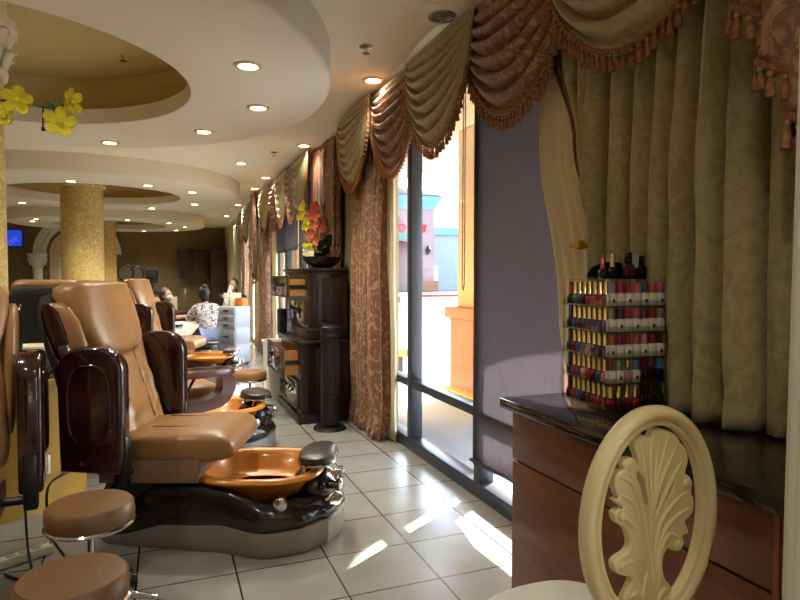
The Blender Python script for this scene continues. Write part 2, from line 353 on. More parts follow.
def text(body, name, m, parent, loc, size, ext, shear=0):
    cu = D.curves.new(name, 'FONT'); cu.body = body; cu.size = size; cu.extrude = ext; cu.shear = shear; cu.offset = size*.02
    q = D.objects.new('tmp', cu); COL.objects.link(q); bpy.context.view_layer.update(); me = D.meshes.new_from_object(q.evaluated_get(bpy.context.evaluated_depsgraph_get())); D.objects.remove(q); D.curves.remove(cu)
    me.transform(Matrix.Translation(loc) @ Matrix.Rotation(PI/2, 4, 'X')); me.materials.clear(); me.materials.append(m); o = D.objects.new(name, me); COL.objects.link(o); o.parent = parent; return o
text('OYO Grill', 'sign_letters', M['sred'], t, (-2.0, -.1, 6.5), 1.15, .06, .2)
b = MB()
for k in range(9): b.box((-1.6+k*.31, -.08, 5.95), (.22, .12, .4+.1*(k % 2)))
ob('sign_strip', b, M['steal'], t)
ob('sign_emblem', MB().prism([(-2.2, 7.6), (.1, 7.6), (-1.2, 10.0-.9)], -.15, -.02), M['sgreen'], t)
tag(ob('kerb', MB().bb(19.2, 23, 44, 44.5, -.14, .06), M['kerbred']), 'red painted kerb at the far side of the parking lot', 'kerb')
t = thing('patio_bench', 'small tan bench outside beside the far arcade pillar', 'bench', (3.1, 8.1, -.01)); ob('seat', MB().bb(-.2, .2, -.3, .5, .36, .46, .01), M['ochre'], t)
for yy in (-.2, .4): ob('leg', MB().bb(-.03, .03, yy-.03, yy+.03, 0, .36), M['frame'], t)
# ------------------------------------------------------------------ curtains
def tassel_mesh(L=.085):
    b = MB(); b.lathe([(0, 0), (.006, -.004), (.010, -.014), (.006, -.024), (.009, -.028), (.0135, -.05), (.016, -L), (.009, -L-.003), (0, -L)], n=8); return b.mesh('tassel', M['fringe'], 60)
def bead_mesh():
    return MB().ball((0, 0, -.013), (.0115, .0115, .011), 8).mesh('bead', M['bead'], 80)
TASSEL, BEAD = tassel_mesh(), bead_mesh()
def along(pts, step):
    out = []; acc = 0; nxt = step/2
    for a, c in zip(pts[:-1], pts[1:]):
        d = (c-a).length
        while nxt <= acc+d and d > 0: out.append(a.lerp(c, (nxt-acc)/d)); nxt += step
        acc += d
    return out
def fringe(pts, parent, near, step=.041):
    b = MB(); k = len(pts)
    for ph in (0, PI): b.tube([p+Vector((sin(i*1.1+ph)*.004-.004, 0, cos(i*1.1+ph)*.006)) for i, p in enumerate(pts)], .0075, 6)
    ob('braid', b, M['fringe'], parent)
    sp = along(pts, step)
    if near:
        for i, p in enumerate(sp):
            o = ob('tassel', TASSEL, None, parent); o.location = p+Vector((-.006, 0, -.008)); o.rotation_euler = (rnd.uniform(-.12, .12), rnd.uniform(-.1, .1), rnd.uniform(0, 3))
            s = rnd.uniform(.82, 1.0); o.scale = (s, s, s)
            q = ob('bead', BEAD, None, o)
    else:
        b = MB()
        for p in sp:
            q = p+Vector((-.006, 0, -.006)); b.lathe([(0, 0), (.010, -.012), (.006, -.024), (.014, -.05), (.016, -.085), (0, -.086)], q, 6)
        ob('tassel_fringe', b, M['fringe'], parent)
def swag(yc, half, drop, x, m, label, near=False, nf=7, seed=0, ztop=3.155, amp=.036, skew=0):
    x -= .015; nf = nf+1
    t_ = thing('swag_valance', label, 'valance', (0, 0, 0), 0, None); r = random.Random(seed); ph = [r.uniform(-.5, .5) for _ in range(40)]
    def f(u, t):
        s = max(0, sin(PI*u)); uu = u+skew*sin(PI*u)*t*.12
        z = ztop-.03-t*drop*s**.62-.10*t*(1-s)-.01
        w = t+.035*noise.noise((u*2.2, t*3, seed*3.1))
        fold = sin(2*PI*nf*w)
        fold = math.copysign(abs(fold)**.8, fold)+.25*sin(2*PI*2*nf*w+1)
        xx = x-.035-.06*sin(PI*min(1, t*1.05))*s-amp*s**.45*fold*(min(1, t*5))*(1 if t < .93 else (1-t)/.07)+.008*noise.noise((u*5, t*9, seed))
        return Vector((xx, yc+half*(2*uu-1)+.012*noise.noise((u*6, t*6, seed+9)), z))
    b = MB().grid(f, 44, nf*9+1); ob('cloth', b, m, t_, ang=80, solid=.004)
    fringe([f(u/60, 1)+Vector((-.004, 0, 0)) for u in range(61)], t_, near)
    return t_
def drape(name, label, cat, y0, y1, ztop, zbot, x, nf, amp, seed, m, edge=None, clampd=False, group=None, nv=26, parent=None, puddle=0):
    r = random.Random(seed); ph = r.uniform(0, 6); n = nf*12
    wid = [r.uniform(.6, 1.5) for _ in range(nf+1)]; cum = [0]
    for w in wid: cum.append(cum[-1]+w)
    am = [r.uniform(.55, 1.25) for _ in range(nf+2)]
    def phase(u):
        q = u*cum[-1]
        for i in range(len(wid)):
            if q <= cum[i+1]+1e-9: return i+(q-cum[i])/wid[i], i
        return len(wid), len(wid)-1
    E1 = edge(0)[1] if edge else 0
    def f(u, t):
        a0, a1 = edge(t) if edge else (y0, y1)
        uu = min(1, max(0, u+.018*noise.noise((u*3, t*2.3, seed))*min(1, t*3)))
        p, i = phase(uu); k = p-i
        A = lerp(am[i], am[i+1], k)*amp*(.55+.45*min(1, t*1.6))
        s = cos(2*PI*k)+.22*cos(4*PI*k+am[i]*5)
        xx = x-A*s*.5+.012*noise.noise((u*9, t*5, seed+4))*min(1, t*2)
        yy = (min(lerp(a0, E1, u), a1-(1-u)*.16) if edge and clampd else lerp(a0, a1, u))+A*LAT*sin(2*PI*k)+.02*noise.noise((u*2, t*3, seed+2))*t
        z = lerp(ztop, zbot, t)
        xx += .07*max(0, 1-t*2.5)*(puddle > 0)
        return Vector((xx-puddle*max(0, t-.93)*6, yy, z))
    b = MB().grid(f, n+1, nv)
    o = ob(name, b, m, parent, ang=80, solid=.004)
    if cat: tag(o, label, cat, group)
    return o
# big sage drape behind the counter, tied back at its window edge, with its lining
def gedge(t):
    z = lerp(3.12, .96, t)
    return (1.02, tab(z, [.9, 1.60, 2.1, 2.6, 3.2], [2.2, 2.235, 2.36, 2.50, 2.56]))
drape('curtain', 'large sage green damask drape hanging behind the black granite counter', 'curtain', 0, 0, 3.12, .957, 1.862, 11, .16, 11, M['green'], gedge, True, nv=44)
def bedge(t):
    z = lerp(3.1, 1.62, t); e = tab(z, [.9, 1.60, 2.1, 2.6, 3.2], [2.2, 2.235, 2.36, 2.50, 2.56]); return (e-.03, e+.005+.16*max(0, (z-1.62)/1.5)**.8)
drape('curtain', 'dark rust drape edge peeking between the sage drape and its cream lining', 'curtain', 0, 0, 3.1, 1.62, 1.87, 2, .03, 5, M['rust'], bedge)
def sedge(t):
    z = lerp(3.05, .96, t); return (tab(z, [.9, 1.60, 2.1, 2.6, 3.2], [2.14, 2.22, 2.38, 2.54, 2.6])-.02, tab(z, [.9, 1.3, 2.2, 3.1], [2.47, 2.55, 2.74, 2.80]))
drape('curtain_lining', 'plain cream lining cloth spreading below the gold tieback beside the grey shade', 'curtain', 0, 0, 3.05, .955, 1.878, 3, .010, 8, M['sheer'], sedge, nv=30)
t = thing('curtain_holdback', 'gold curtain holdback pinning the edge of the sage drape above the polish rack', 'holdback', (1.755, 2.245, 1.615))
ob('knob', MB().lathe([(0, -.02), (.02, -.018), (.024, 0), (.02, .018), (0, .02)], n=16, mx=Matrix.Rotation(PI/2, 4, 'Y')), M['brass'], t); ob('arm', MB().tube([(0, 0, 0), (-.005, .05, 0), (.03, .075, 0), (.20, .078, 0)], .012, 10), M['brass'], t)
swag(1.93, .60, .72, 1.80, M['green'], 'sage swag with rust tassels over the large drape behind the counter', True, 5, 1)
swag(2.88, .57, .74, 1.835, M['brown'], 'rust brown swag hanging just right of the top of the grey shade', True, 6, 2)
swag(3.80, .55, .74, 1.80, M['green'], 'sage swag between two rust swags above the clear window', True, 7, 3)
swag(4.72, .56, .74, 1.835, M['brown'], 'rust brown swag above the far half of the clear window', False, 7, 4)
swag(5.74, .54, .74, 1.79, M['green'], 'sage swag above the floor length curtains beside the tower fan', False, 7, 5)
swag(1.02, .45, .62, 1.835, M['brown'], 'rust swag end at the very right, nearest the white column', False, 5, 6)
for i, (yc, m, lb) in enumerate([(8.25, 'green', 'narrow sage swag right beside the rust drape behind the hutch'), (8.95, 'brown', 'rust swag above the far window, next to the narrow sage one'), (9.65, 'green', 'sage swag lit gold over the middle of the far window'), (10.45, 'brown', 'rust swag over the left part of the far window'), (11.45, 'green', 'wide sage swag above the rust and sage curtains beyond the hutch'),
        (13.0, 'brown', 'first rust swag beyond the wide sage swag, towards the far wall'), (14.1, 'green', 'sage swag second from the far wall'), (15.3, 'brown', 'rust swag nearest the far wall')]):
    swag(yc, .48 if i < 4 else .62, .78, 1.80 if m == 'green' else 1.83, M[m], lb, False, 7, 20+i)
# tassel-edged cascades
def cascade(yc, w, ztop, zlo, zhi, x, m, label, seed, near=False, flip=1):
    t_ = thing('cascade_valance', label, 'valance')
    def f(u, t):
        zb = lerp(zhi, zlo, (u if flip > 0 else 1-u)**.8); z = lerp(ztop, zb, t); k = 4.5
        return Vector((x-.05*cos(2*PI*k*u)*(.5+.5*t)-.02, yc+w*(u-.5)*(.75+.4*t)+.04*sin(2*PI*k*u)*(.4+.6*t), z))
    ob('cloth', MB().grid(f, 45, 12), m, t_, ang=80, solid=.004); fringe([f(u/88, 1) for u in range(89)], t_, near, .042); return t_
cascade(1.18, .36, 3.13, 1.60, 2.42, 1.70, M['brown'], 'rust cascade with tassels hanging down beside the white column', 1, True, -1)
cascade(6.42, .42, 2.95, 1.75, 2.4, 1.74, M['brown'], 'rust cascade with tassels hanging above the hutch corner', 2, False, -1)
cascade(12.3, .6, 3.13, 1.4, 2.3, 1.68, M['brown'], 'rust cascade with tassels beyond the far window', 3, False, -1)
# floor length curtains
drape('curtain', 'floor length rust damask curtain between the window and the tower fan', 'curtain', 4.84, 5.52, 2.9, .012, 1.815, 6, .12, 31, M['brown'], lambda t: (lerp(5.10, 4.97, t), 5.84), nv=34, puddle=.10)
drape('curtain', 'narrow sage curtain strip between rust curtain and dark hutch', 'curtain', 5.84, 6.3, 2.9, .012, 1.86, 4, .06, 32, M['green'])
drape('curtain_lining', 'thin cream lining cloth at the window side of the rust curtain', 'curtain', 4.60, 4.86, 2.9, .012, 1.89, 2, .03, 33, M['sheer'], lambda t: (lerp(4.97, 4.90, t), 5.14))
drape('curtain', 'tall rust drape hanging down behind the flower bowl on the hutch', 'curtain', 6.6, 8.1, 3.12, .3, 1.88, 9, .10, 34, M['rust'])
drape('curtain', 'rust damask curtain hanging beyond the hutch and the pale bin', 'curtain', 11.3, 12.1, 2.9, .012, 1.80, 5, .12, 35, M['brown'], puddle=.08)
drape('curtain', 'sage curtain just left of the rust curtain beyond the hutch', 'curtain', 12.15, 12.95, 2.9, .012, 1.82, 5, .12, 36, M['green'])
drape('curtain_lining', 'cream lining cloth between the far window and rust curtain', 'curtain', 10.8, 11.25, 2.9, .012, 1.87, 3, .05, 37, M['sheer'])
drape('curtain', 'rust curtain standing between two pale cloths near the far wall', 'curtain', 14.6, 15.3, 2.9, .012, 1.82, 4, .12, 38, M['brown'])
drape('curtain_lining', 'bright cream cloth right of the rust curtain near the far wall', 'curtain', 13.7, 14.5, 2.9, .012, 1.87, 3, .07, 39, M['sheer'])
drape('curtain', 'sage curtain nearest the far wall', 'curtain', 15.5, 17.4, 2.9, .012, 1.84, 7, .12, 40, M['green'])
# roller shades
def roller(y0, y1, zb, label, hem=False):
    t_ = thing('roller_shade', label, 'shade', (0, 0, 0)); b = MB()
    b.grid(lambda u, t: Vector((1.908+.004*noise.noise((u*3, t*4, y0)), lerp(y0, y1, u), lerp(2.86, zb+(.03*sin(u*5) if hem else 0), t))), 24, 24); ob('cloth', b, M['shade'], t_, ang=80, solid=.002)
    ob('roller', MB().cyl((1.895, y0, 2.87), (1.895, y1, 2.87), .03), M['frame'], t_)
    b = MB().tube([(1.893, y0, zb), (1.893, (y0+y1)/2, zb+(.018 if hem else 0)), (1.893, y1, zb)], .012, 8); ob('hem_bar', b, M['shade'], t_); return t_
t = roller(2.56, 3.53, .25, 'charcoal roller shade drawn nearly to the floor left of the counter', True)
b = MB().tube([(1.88, 3.60, 2.8), (1.875, 3.60, 1.42), (1.875, 3.615, 1.38), (1.875, 3.63, 1.42), (1.88, 3.63, 2.8)], .004, 6); ob('pull_cord', b, M['rust'], t)
roller(8.0, 9.05, 1.95, 'dark shade half lowered in the near pane of the far window'); roller(9.15, 11.3, 1.9, 'wide dark shade half lowered in the left panes of the far window')
# ------------------------------------------------------------------ counter
t = thing('reception_counter', 'red brown wooden counter cabinet under the black granite top by the window', 'counter', (0, 0, 0))
ob('body', MB().bb(1.392, 1.80, .62, 2.185, .0, .905), M['walnut'], t)
ob('plinth', MB().bb(1.40, 1.79, .66, 2.19, .0, .07), M['black'], t)
for y0, y1 in ((1.50, 2.185), (.82, 1.492), (.62, .815)):
    dr = ob('drawer_front', MB().bb(1.371, 1.391, y0, y1, .70, .90, .004), M['walnut'], t); ob('door_panel', MB().bb(1.371, 1.391, y0, y1, .075, .690, .004), M['walnut'], t)
ob('corner_strip', MB().bb(1.362, 1.370, .985, 1.0, .08, .9), M['copper'], t)
tag(ob('countertop', MB().bb(1.335, 1.885, .6, 2.235, .907, .952, .008), M['granite']), 'black granite worktop lying on the red brown counter', 'countertop')
# polish rack: root at its centre on the worktop
RK = (1.69, 1.945, .953); RZ = R(-4); RW, RD = .265, .31
t = thing('polish_rack', 'clear acrylic five tier rack of nail polish on the granite counter', 'rack', RK, RZ)
ob('turntable', MB().lathe([(0, 0), (.10, 0), (.105, .004), (.06, .009), (0, .009)], n=28), M['acrylic'], t)
TZ = [.016+.098*k for k in range(5)]
for k, z in enumerate(TZ): ob('shelf', MB().bb(-RW/2, RW/2, -RD/2, RD/2, z-.006, z-.001), M['acrylic'], t)
ob('top_plate', MB().bb(-RW/2, RW/2, -RD/2, RD/2, .504, .509), M['acrylic'], t)
ob('core', MB().bb(-RW/2+.05, RW/2-.05, -RD/2+.05, RD/2-.05, .012, .503), M['acrylic'], t)
for sx in (-1, 1):
    for sy in (-1, 1): ob('post', MB().bb(sx*RW/2-.003*sx, sx*RW/2, sy*RD/2-.012*sy, sy*RD/2, .010, .509), M['acrylic'], t)
for k, z in enumerate(TZ):
    ob('front_lip', MB().bb(-RW/2, RW/2, -RD/2-.004, -RD/2-.001, z-.006, z+.02), M['acrylic'], t); ob('side_lip', MB().bb(-RW/2-.004, -RW/2-.001, -RD/2, RD/2, z-.006, z+.02), M['acrylic'], t)
RMX = Matrix.Translation(RK) @ Matrix.Rotation(RZ, 4, 'Z')
PAL = {'pink': (196, 84, 120), 'magenta': (168, 36, 84), 'red': (160, 30, 40), 'coral': (206, 90, 66), 'purple': (92, 44, 96), 'blue': (52, 70, 140), 'sky blue': (70, 130, 176), 'sage': (122, 150, 120), 'rose': (196, 140, 140), 'plum': (84, 26, 50), 'gold': (198, 168, 108), 'black': (22, 20, 22), 'white': (226, 222, 212), 'teal': (40, 110, 104), 'grey': (140, 144, 150), 'wine': (110, 20, 36), 'navy': (26, 32, 64), 'brick': (150, 60, 44)}
PM = {k: mat(k+' polish', v, .22, .9 if k == 'gold' else 0, coat=.3) for k, v in PAL.items()}
def bottle_meshes(kind):
    if kind == 'square':
        b = MB(); b.loft([[(x*q, y*q, z) for x, y in sup(.0155, .0125, 5, 20)] for q, z in ((.9, 0), (1, .003), (1, .036), (.9, .041), (.5, .045), (.45, .048))]); c = MB().lathe([(.0105, .0455), (.0115, .047), (.0105, .078), (.0095, .080), (0, .080)], n=14)
    else:
        b = MB(); b.loft([[(x*q, y*q, z) for x, y in sup(.0135, .0125, 4, 18)] for q, z in ((.9, 0), (1, .003), (1, .026), (.85, .031), (.5, .035))]); c = MB().lathe([(.0085, .034), (.0105, .036), (.0105, .04), (.0088, .042), (.0085, .083), (.007, .085), (0, .085)], n=14)
    return b, c
CACHE = {}
def bottle(kind, bc, cc, loc, rz, label, group, mark=False):
    if (kind, bc, cc) not in CACHE:
        b, c = bottle_meshes(kind); CACHE[(kind, bc, cc)] = (b.mesh('polish_bottle', PM[bc], 50), c.mesh('cap', PM[cc], 50))
    a, c = CACHE[(kind, bc, cc)]; o = ob('polish_bottle', a, None); o.location = loc; o.rotation_euler = (0, 0, rz); tag(o, label, 'bottle', group); ob('cap', c, None, o); o.scale = (1.1, 1.06, 1.08)
    if mark: ob('label_print', LBL, None, o)
    return o
LBL = MB().bb(-.004, .004, -.0131, -.0126, .012, .024).mesh('label_print', PM['black'])
ORD = ['first', 'second', 'third', 'fourth', 'fifth', 'sixth', 'seventh', 'eighth']; TN = ['bottom', 'fourth', 'middle', 'second', 'top']
rows = [['gold']*4+['black']*3, ['brick', 'sage', 'gold', 'sky blue', 'wine', 'purple', 'sky blue'], ['coral', 'magenta', 'red', 'pink', 'rose', 'magenta', 'plum'], ['sage', 'purple', 'magenta', 'pink', 'purple', 'red', 'rose'], ['grey', 'magenta', 'red', 'pink', 'blue', 'coral', 'pink']]
for k in range(5):
    for i in range(7):
        x = -RW/2+.022+i*.0368; cc = rows[k][i]; bc = 'white'; kind = 'square'
        if k == 0: bc, kind = (['wine', 'plum', 'wine', 'red'][i], 'slim') if i < 4 else ('black', 'square')
        if k == 1 and i > 3: bc = 'black'
        if k == 1 and i == 2: bc = 'rose'
        p = RMX @ Vector((x, -RD/2+.018, TZ[k])); 
        bottle(kind, bc, cc, p, RZ, f'{bc} bottle, {cc} cap, {ORD[i]} from rack corner, {TN[k]} tier, chair side', 'bottles on the chair side of the polish rack', bc == 'white' and (i+k) % 2 == 0)
left = ['wine', 'purple', 'teal', 'coral', 'navy', 'red', 'plum', 'magenta', 'black', 'blue', 'wine', 'rose', 'purple', 'navy', 'brick', 'plum']
for k in range(5):
    for i in range(8):
        y = -RD/2+.046+i*.0335; bc = left[(i*5+k*3+i*k) % 16]; cc = 'gold'
        if y > RD/2-.01: continue
        if i == 7: cc = 'navy' if k < 4 else 'red'; bc = 'navy'
        p = RMX @ Vector((-RW/2+.018, y, TZ[k]))
        bottle('slim', bc, cc, p, RZ-PI/2, f'{bc} bottle, {cc} cap, {ORD[i]} from rack corner, {TN[k]} tier, window side', 'bottles on the window side of the polish rack')
# things on top of the rack
z = RK[2]+.5095
tt = thing('bottle_caddy', 'black arched caddy standing on top of the polish rack', 'caddy', (RMX @ Vector((.02, .02, .5095))), RZ)
b = MB(); b.prism([(-.115, 0)]+[(-.115*cos(k*PI/14), .012+.058*sin(k*PI/14)) for k in range(15)]+[(.115, 0)], .02, .028); ob('back_panel', b, M['black'], tt); ob('tray', MB().bb(-.115, .115, -.05, .019, 0, .006, .002), M['black'], tt)
for i, (x, y, kind, bc, cc, lb) in enumerate([(-.098, -.062, 'slim', 'black', 'red', 'black bottle with red patterned cap at the left on top of the polish rack'), (-.028, -.03, 'slim', 'black', 'gold', 'black bottle with tall gold cap standing on top of the polish rack'), (.045, -.03, 'square', 'plum', 'black', 'squat black capped bottle in the middle on top of the rack'), (.078, -.03, 'slim', 'black', 'grey', 'dark bottle with grey cap on top of the rack, right of middle'), (.112, -.028, 'square', 'black', 'black', 'small black bottle at the right end on top of the rack')]):
    p = RMX @ Vector((x, y, .5095+(.0062 if i else 0))); o = bottle(kind, bc, cc, p, RZ, lb, 'bottles on top of the rack'); o.scale = (1.5, 1.25, 1.25) if i == 2 else (1.1, 1.1, 1.1)
# ------------------------------------------------------------------ white column at the right
t = thing('white_column', 'fluted white column at the right edge in front of the counter', 'column', (1.225, .765, 0))
b = MB(); n = 64; b.loft([[((r*(1-.05*max(0, cos(16*2*PI*k/n))))*cos(2*PI*k/n), (r*(1-.05*max(0, cos(16*2*PI*k/n))))*sin(2*PI*k/n), zz) for k in range(n)] for zz, r in ((.16, .092), (1.0, .091), (2.02, .084))]); ob('shaft', b, M['white'], t)
ob('base', MB().lathe([(.115, 0), (.115, .05), (.10, .06), (.11, .085), (.11, .11), (.094, .13), (.094, .16)], n=32), M['white'], t)
ob('capital', MB().bb(-.10, .10, -.10, .10, 2.10, 2.14, .006).lathe([(.084, 2.02), (.092, 2.025), (.086, 2.035), (.095, 2.10)], n=32), M['white'], t)
for sx in (-1, 1):
    for sy in (-1, 1): ob('volute', MB().lathe([(0, -.05), (.025, -.03), (.035, -.02), (.035, .02), (.025, .03), (0, .05)], (0, 0, 0), 20, Matrix.Translation((sx*.065, sy*.055, 2.055)) @ Matrix.Rotation(PI/2, 4, 'X')), M['white'], t)
# ------------------------------------------------------------------ white carved chair
CB = cw(.598, 1.41); CB.z = .895; SD = (RT*-.41+F0*.91).normalized(); WD = (RT*.91+F0*.41).normalized()
crz = math.atan2(SD.y, SD.x)-PI/2             # local +y = facing
t = thing('carved_dining_chair', 'ivory oval back dining chair with carved leaf splat, in front of the counter', 'chair', (CB.x, CB.y, 0), crz)
ob_ = []
ra, rb = .184, .246
def ring_pt(a, dr, dn): 
    return Vector(((ra+dr)*cos(a), dn, CB.z+(rb+dr)*sin(a)))
sec = [(-.022, -.006), (-.021, -.013), (-.016, -.016), (-.011, -.013), (-.009, -.011), (-.005, -.018), (.004, -.024), (.015, -.023), (.023, -.015), (.026, 0), (.023, .014), (.015, .021), (0, .022), (-.015, .016), (-.022, .006)]
b = MB().loft([[ring_pt(2*PI*k/72, dr, dn) for dr, dn in sec] for k in range(72)], closed=True); ob('back_frame', b, M['ivory'], t, ang=50)
# carved splat traced in the plane of the back
crop = lambda pts: [(440+x*.45, 380+y*.45) for x, y in pts]
PL = CB+WD*0.0; inv = (Matrix.Translation((CB.x, CB.y, 0)) @ Matrix.Rotation(crz, 4, 'Z')).inverted()
def loc2(p): q = inv @ hit(p[0], p[1], PL, SD); return (q.x, q.z)
outl = [(480, 106), (500, 110), (518, 120), (527, 136), (540, 152), (544, 178), (538, 204), (548, 212), (554, 228), (551, 246), (557, 262), (556, 288), (546, 302), (538, 312), (546, 336), (532, 343), (536, 358), (526, 376), (510, 376), (499, 371), (490, 390), (488, 415), (494, 438), (507, 456), (501, 476), (484, 483), (472, 500), (462, 520), (430, 520), (412, 500), (402, 484), (414, 458), (420, 436), (402, 432), (384, 424), (380, 404), (392, 390), (408, 380), (416, 362), (411, 338), (402, 324), (386, 314), (380, 296), (390, 284), (400, 282), (380, 264), (390, 260), (382, 238), (383, 214), (394, 200), (404, 196), (399, 184), (408, 172), (424, 172), (434, 184), (431, 165), (425, 148), (430, 128), (446, 121), (460, 126), (467, 110)]
holes = [[(432, 200), (447, 222), (457, 276), (441, 258), (434, 230)], [(511, 222), (505, 248), (488, 272), (474, 282), (482, 254)]]
def ccw(p): return p
cu = D.curves.new('splat', 'CURVE'); cu.dimensions = '2D'; cu.fill_mode = 'BOTH'; cu.extrude = .006; cu.bevel_depth = .005; cu.bevel_resolution = 3; cu.offset = -.005
for pts, sm in [(outl, 3)]+[(h, 3) for h in holes]:
    q = [loc2(p) for p in crop(pts)]; q = [Vector((a, c, 0)) for a, c in q]; q = smooth(q, sm, True)
    sp = cu.splines.new('POLY'); sp.points.add(len(q)-1); sp.use_cyclic_u = True
    for p, v in zip(sp.points, q): p.co = (v.x, v.y, 0, 1)
o = D.objects.new('tmp', cu); COL.objects.link(o); bpy.context.view_layer.update(); me = D.meshes.new_from_object(o.evaluated_get(bpy.context.evaluated_depsgraph_get())); D.objects.remove(o); D.curves.remove(cu)
me.transform(Matrix.Rotation(PI/2, 4, 'X')); me.materials.clear(); me.materials.append(M['ivory']); me.shade_smooth(); me.set_sharp_from_angle(angle=R(50)); spl = ob('carved_splat', me, None, t)
b = MB()
veins = [[(470, 470), (464, 380), (462, 300), (470, 220), (480, 112)], [(468, 300), (474, 220), (500, 120)], [(466, 300), (480, 230), (520, 140)], [(465, 320), (500, 230), (536, 170)], [(464, 300), (462, 220), (462, 130)], [(462, 300), (452, 220), (440, 130)],
         [(460, 400), (448, 300), (420, 230), (392, 214)], [(460, 400), (444, 290), (426, 220), (408, 205)], [(458, 420), (440, 320), (420, 270), (388, 250)], [(466, 420), (480, 320), (510, 270), (546, 240)], [(466, 430), (486, 340), (516, 300), (550, 280)], [(456, 440), (438, 350), (410, 310), (390, 298)], [(454, 450), (430, 380), (432, 340), (414, 312)], [(470, 440), (480, 380), (500, 340), (530, 350)],
         [(450, 470), (436, 430), (420, 400), (395, 408)], [(474, 470), (480, 430), (478, 400), (490, 375)], [(450, 500), (430, 470), (412, 480)], [(440, 510), (445, 450), (455, 420)], [(476, 500), (482, 470), (496, 462)]]
for v in veins:
    q = [loc2(p) for p in crop(v)]
    for s in (-1, 1):
        pp = smooth([Vector((a, s*.0085, c)) for a, c in q], 5); k = len(pp); b.tube(pp, [.002+.0055*sin(PI*(i+.5)/k) for i in range(k)], 6)
ob('leaf_vein', b, M['ivory'], spl)
for p, r in [((415, 188), .012), ((396, 300), .011), ((398, 410), .0125), ((538, 226), .012), ((520, 362), .011), ((490, 466), .0125)]:
    a, c = loc2(crop([p])[0])
    ob('scroll', MB().lathe([(0, -.017), (r*.7, -.016), (r, -.010), (r, .010), (r*.7, .016), (0, .017)], (0, 0, 0), 16, Matrix.Translation((a, 0, c)) @ Matrix.Rotation(PI/2, 4, 'X')), M['ivory'], spl)
for s in (-1, 1): ob('back_post', MB().tube(smooth([(s*.12, .0, CB.z-.215), (s*.15, .01, .58), (s*.17, .03, .44)], 4), [.02]*9, 10), M['ivory'], t)
ob('back_rail', MB().tube([(-.15, .02, .55), (0, .006, .60), (.15, .02, .55)], .022, 10), M['ivory'], t)
def seatring(q, z): return [(x*q, .27+y*q+0.0, z) for x, y in sup(.245, .255, 2.6, 40)]
ob('seat_rail', MB().loft([seatring(.96, .37), seatring(1, .38), seatring(1, .44), seatring(.97, .45)]), M['ivory'], t)
ob('seat_cushion', MB().loft([seatring(.95, .451), seatring(.98, .465), seatring(.96, .485), seatring(.86, .50), seatring(.5, .508)]), M['towel'], t)
for sx, y0 in ((-.18, .46), (.18, .46), (-.17, .05), (.17, .05)):
    dy = .03 if y0 > .3 else -.06
    ob('leg', MB().tube(smooth([(sx, y0, .37), (sx*1.06, y0+dy*.2, .22), (sx*1.02, y0+dy*.6, .08), (sx*1.12, y0+dy, 0)], 4), [.028]*3+[.024]*4+[.018]*4+[.014]*2, 10), M['ivory'], t)
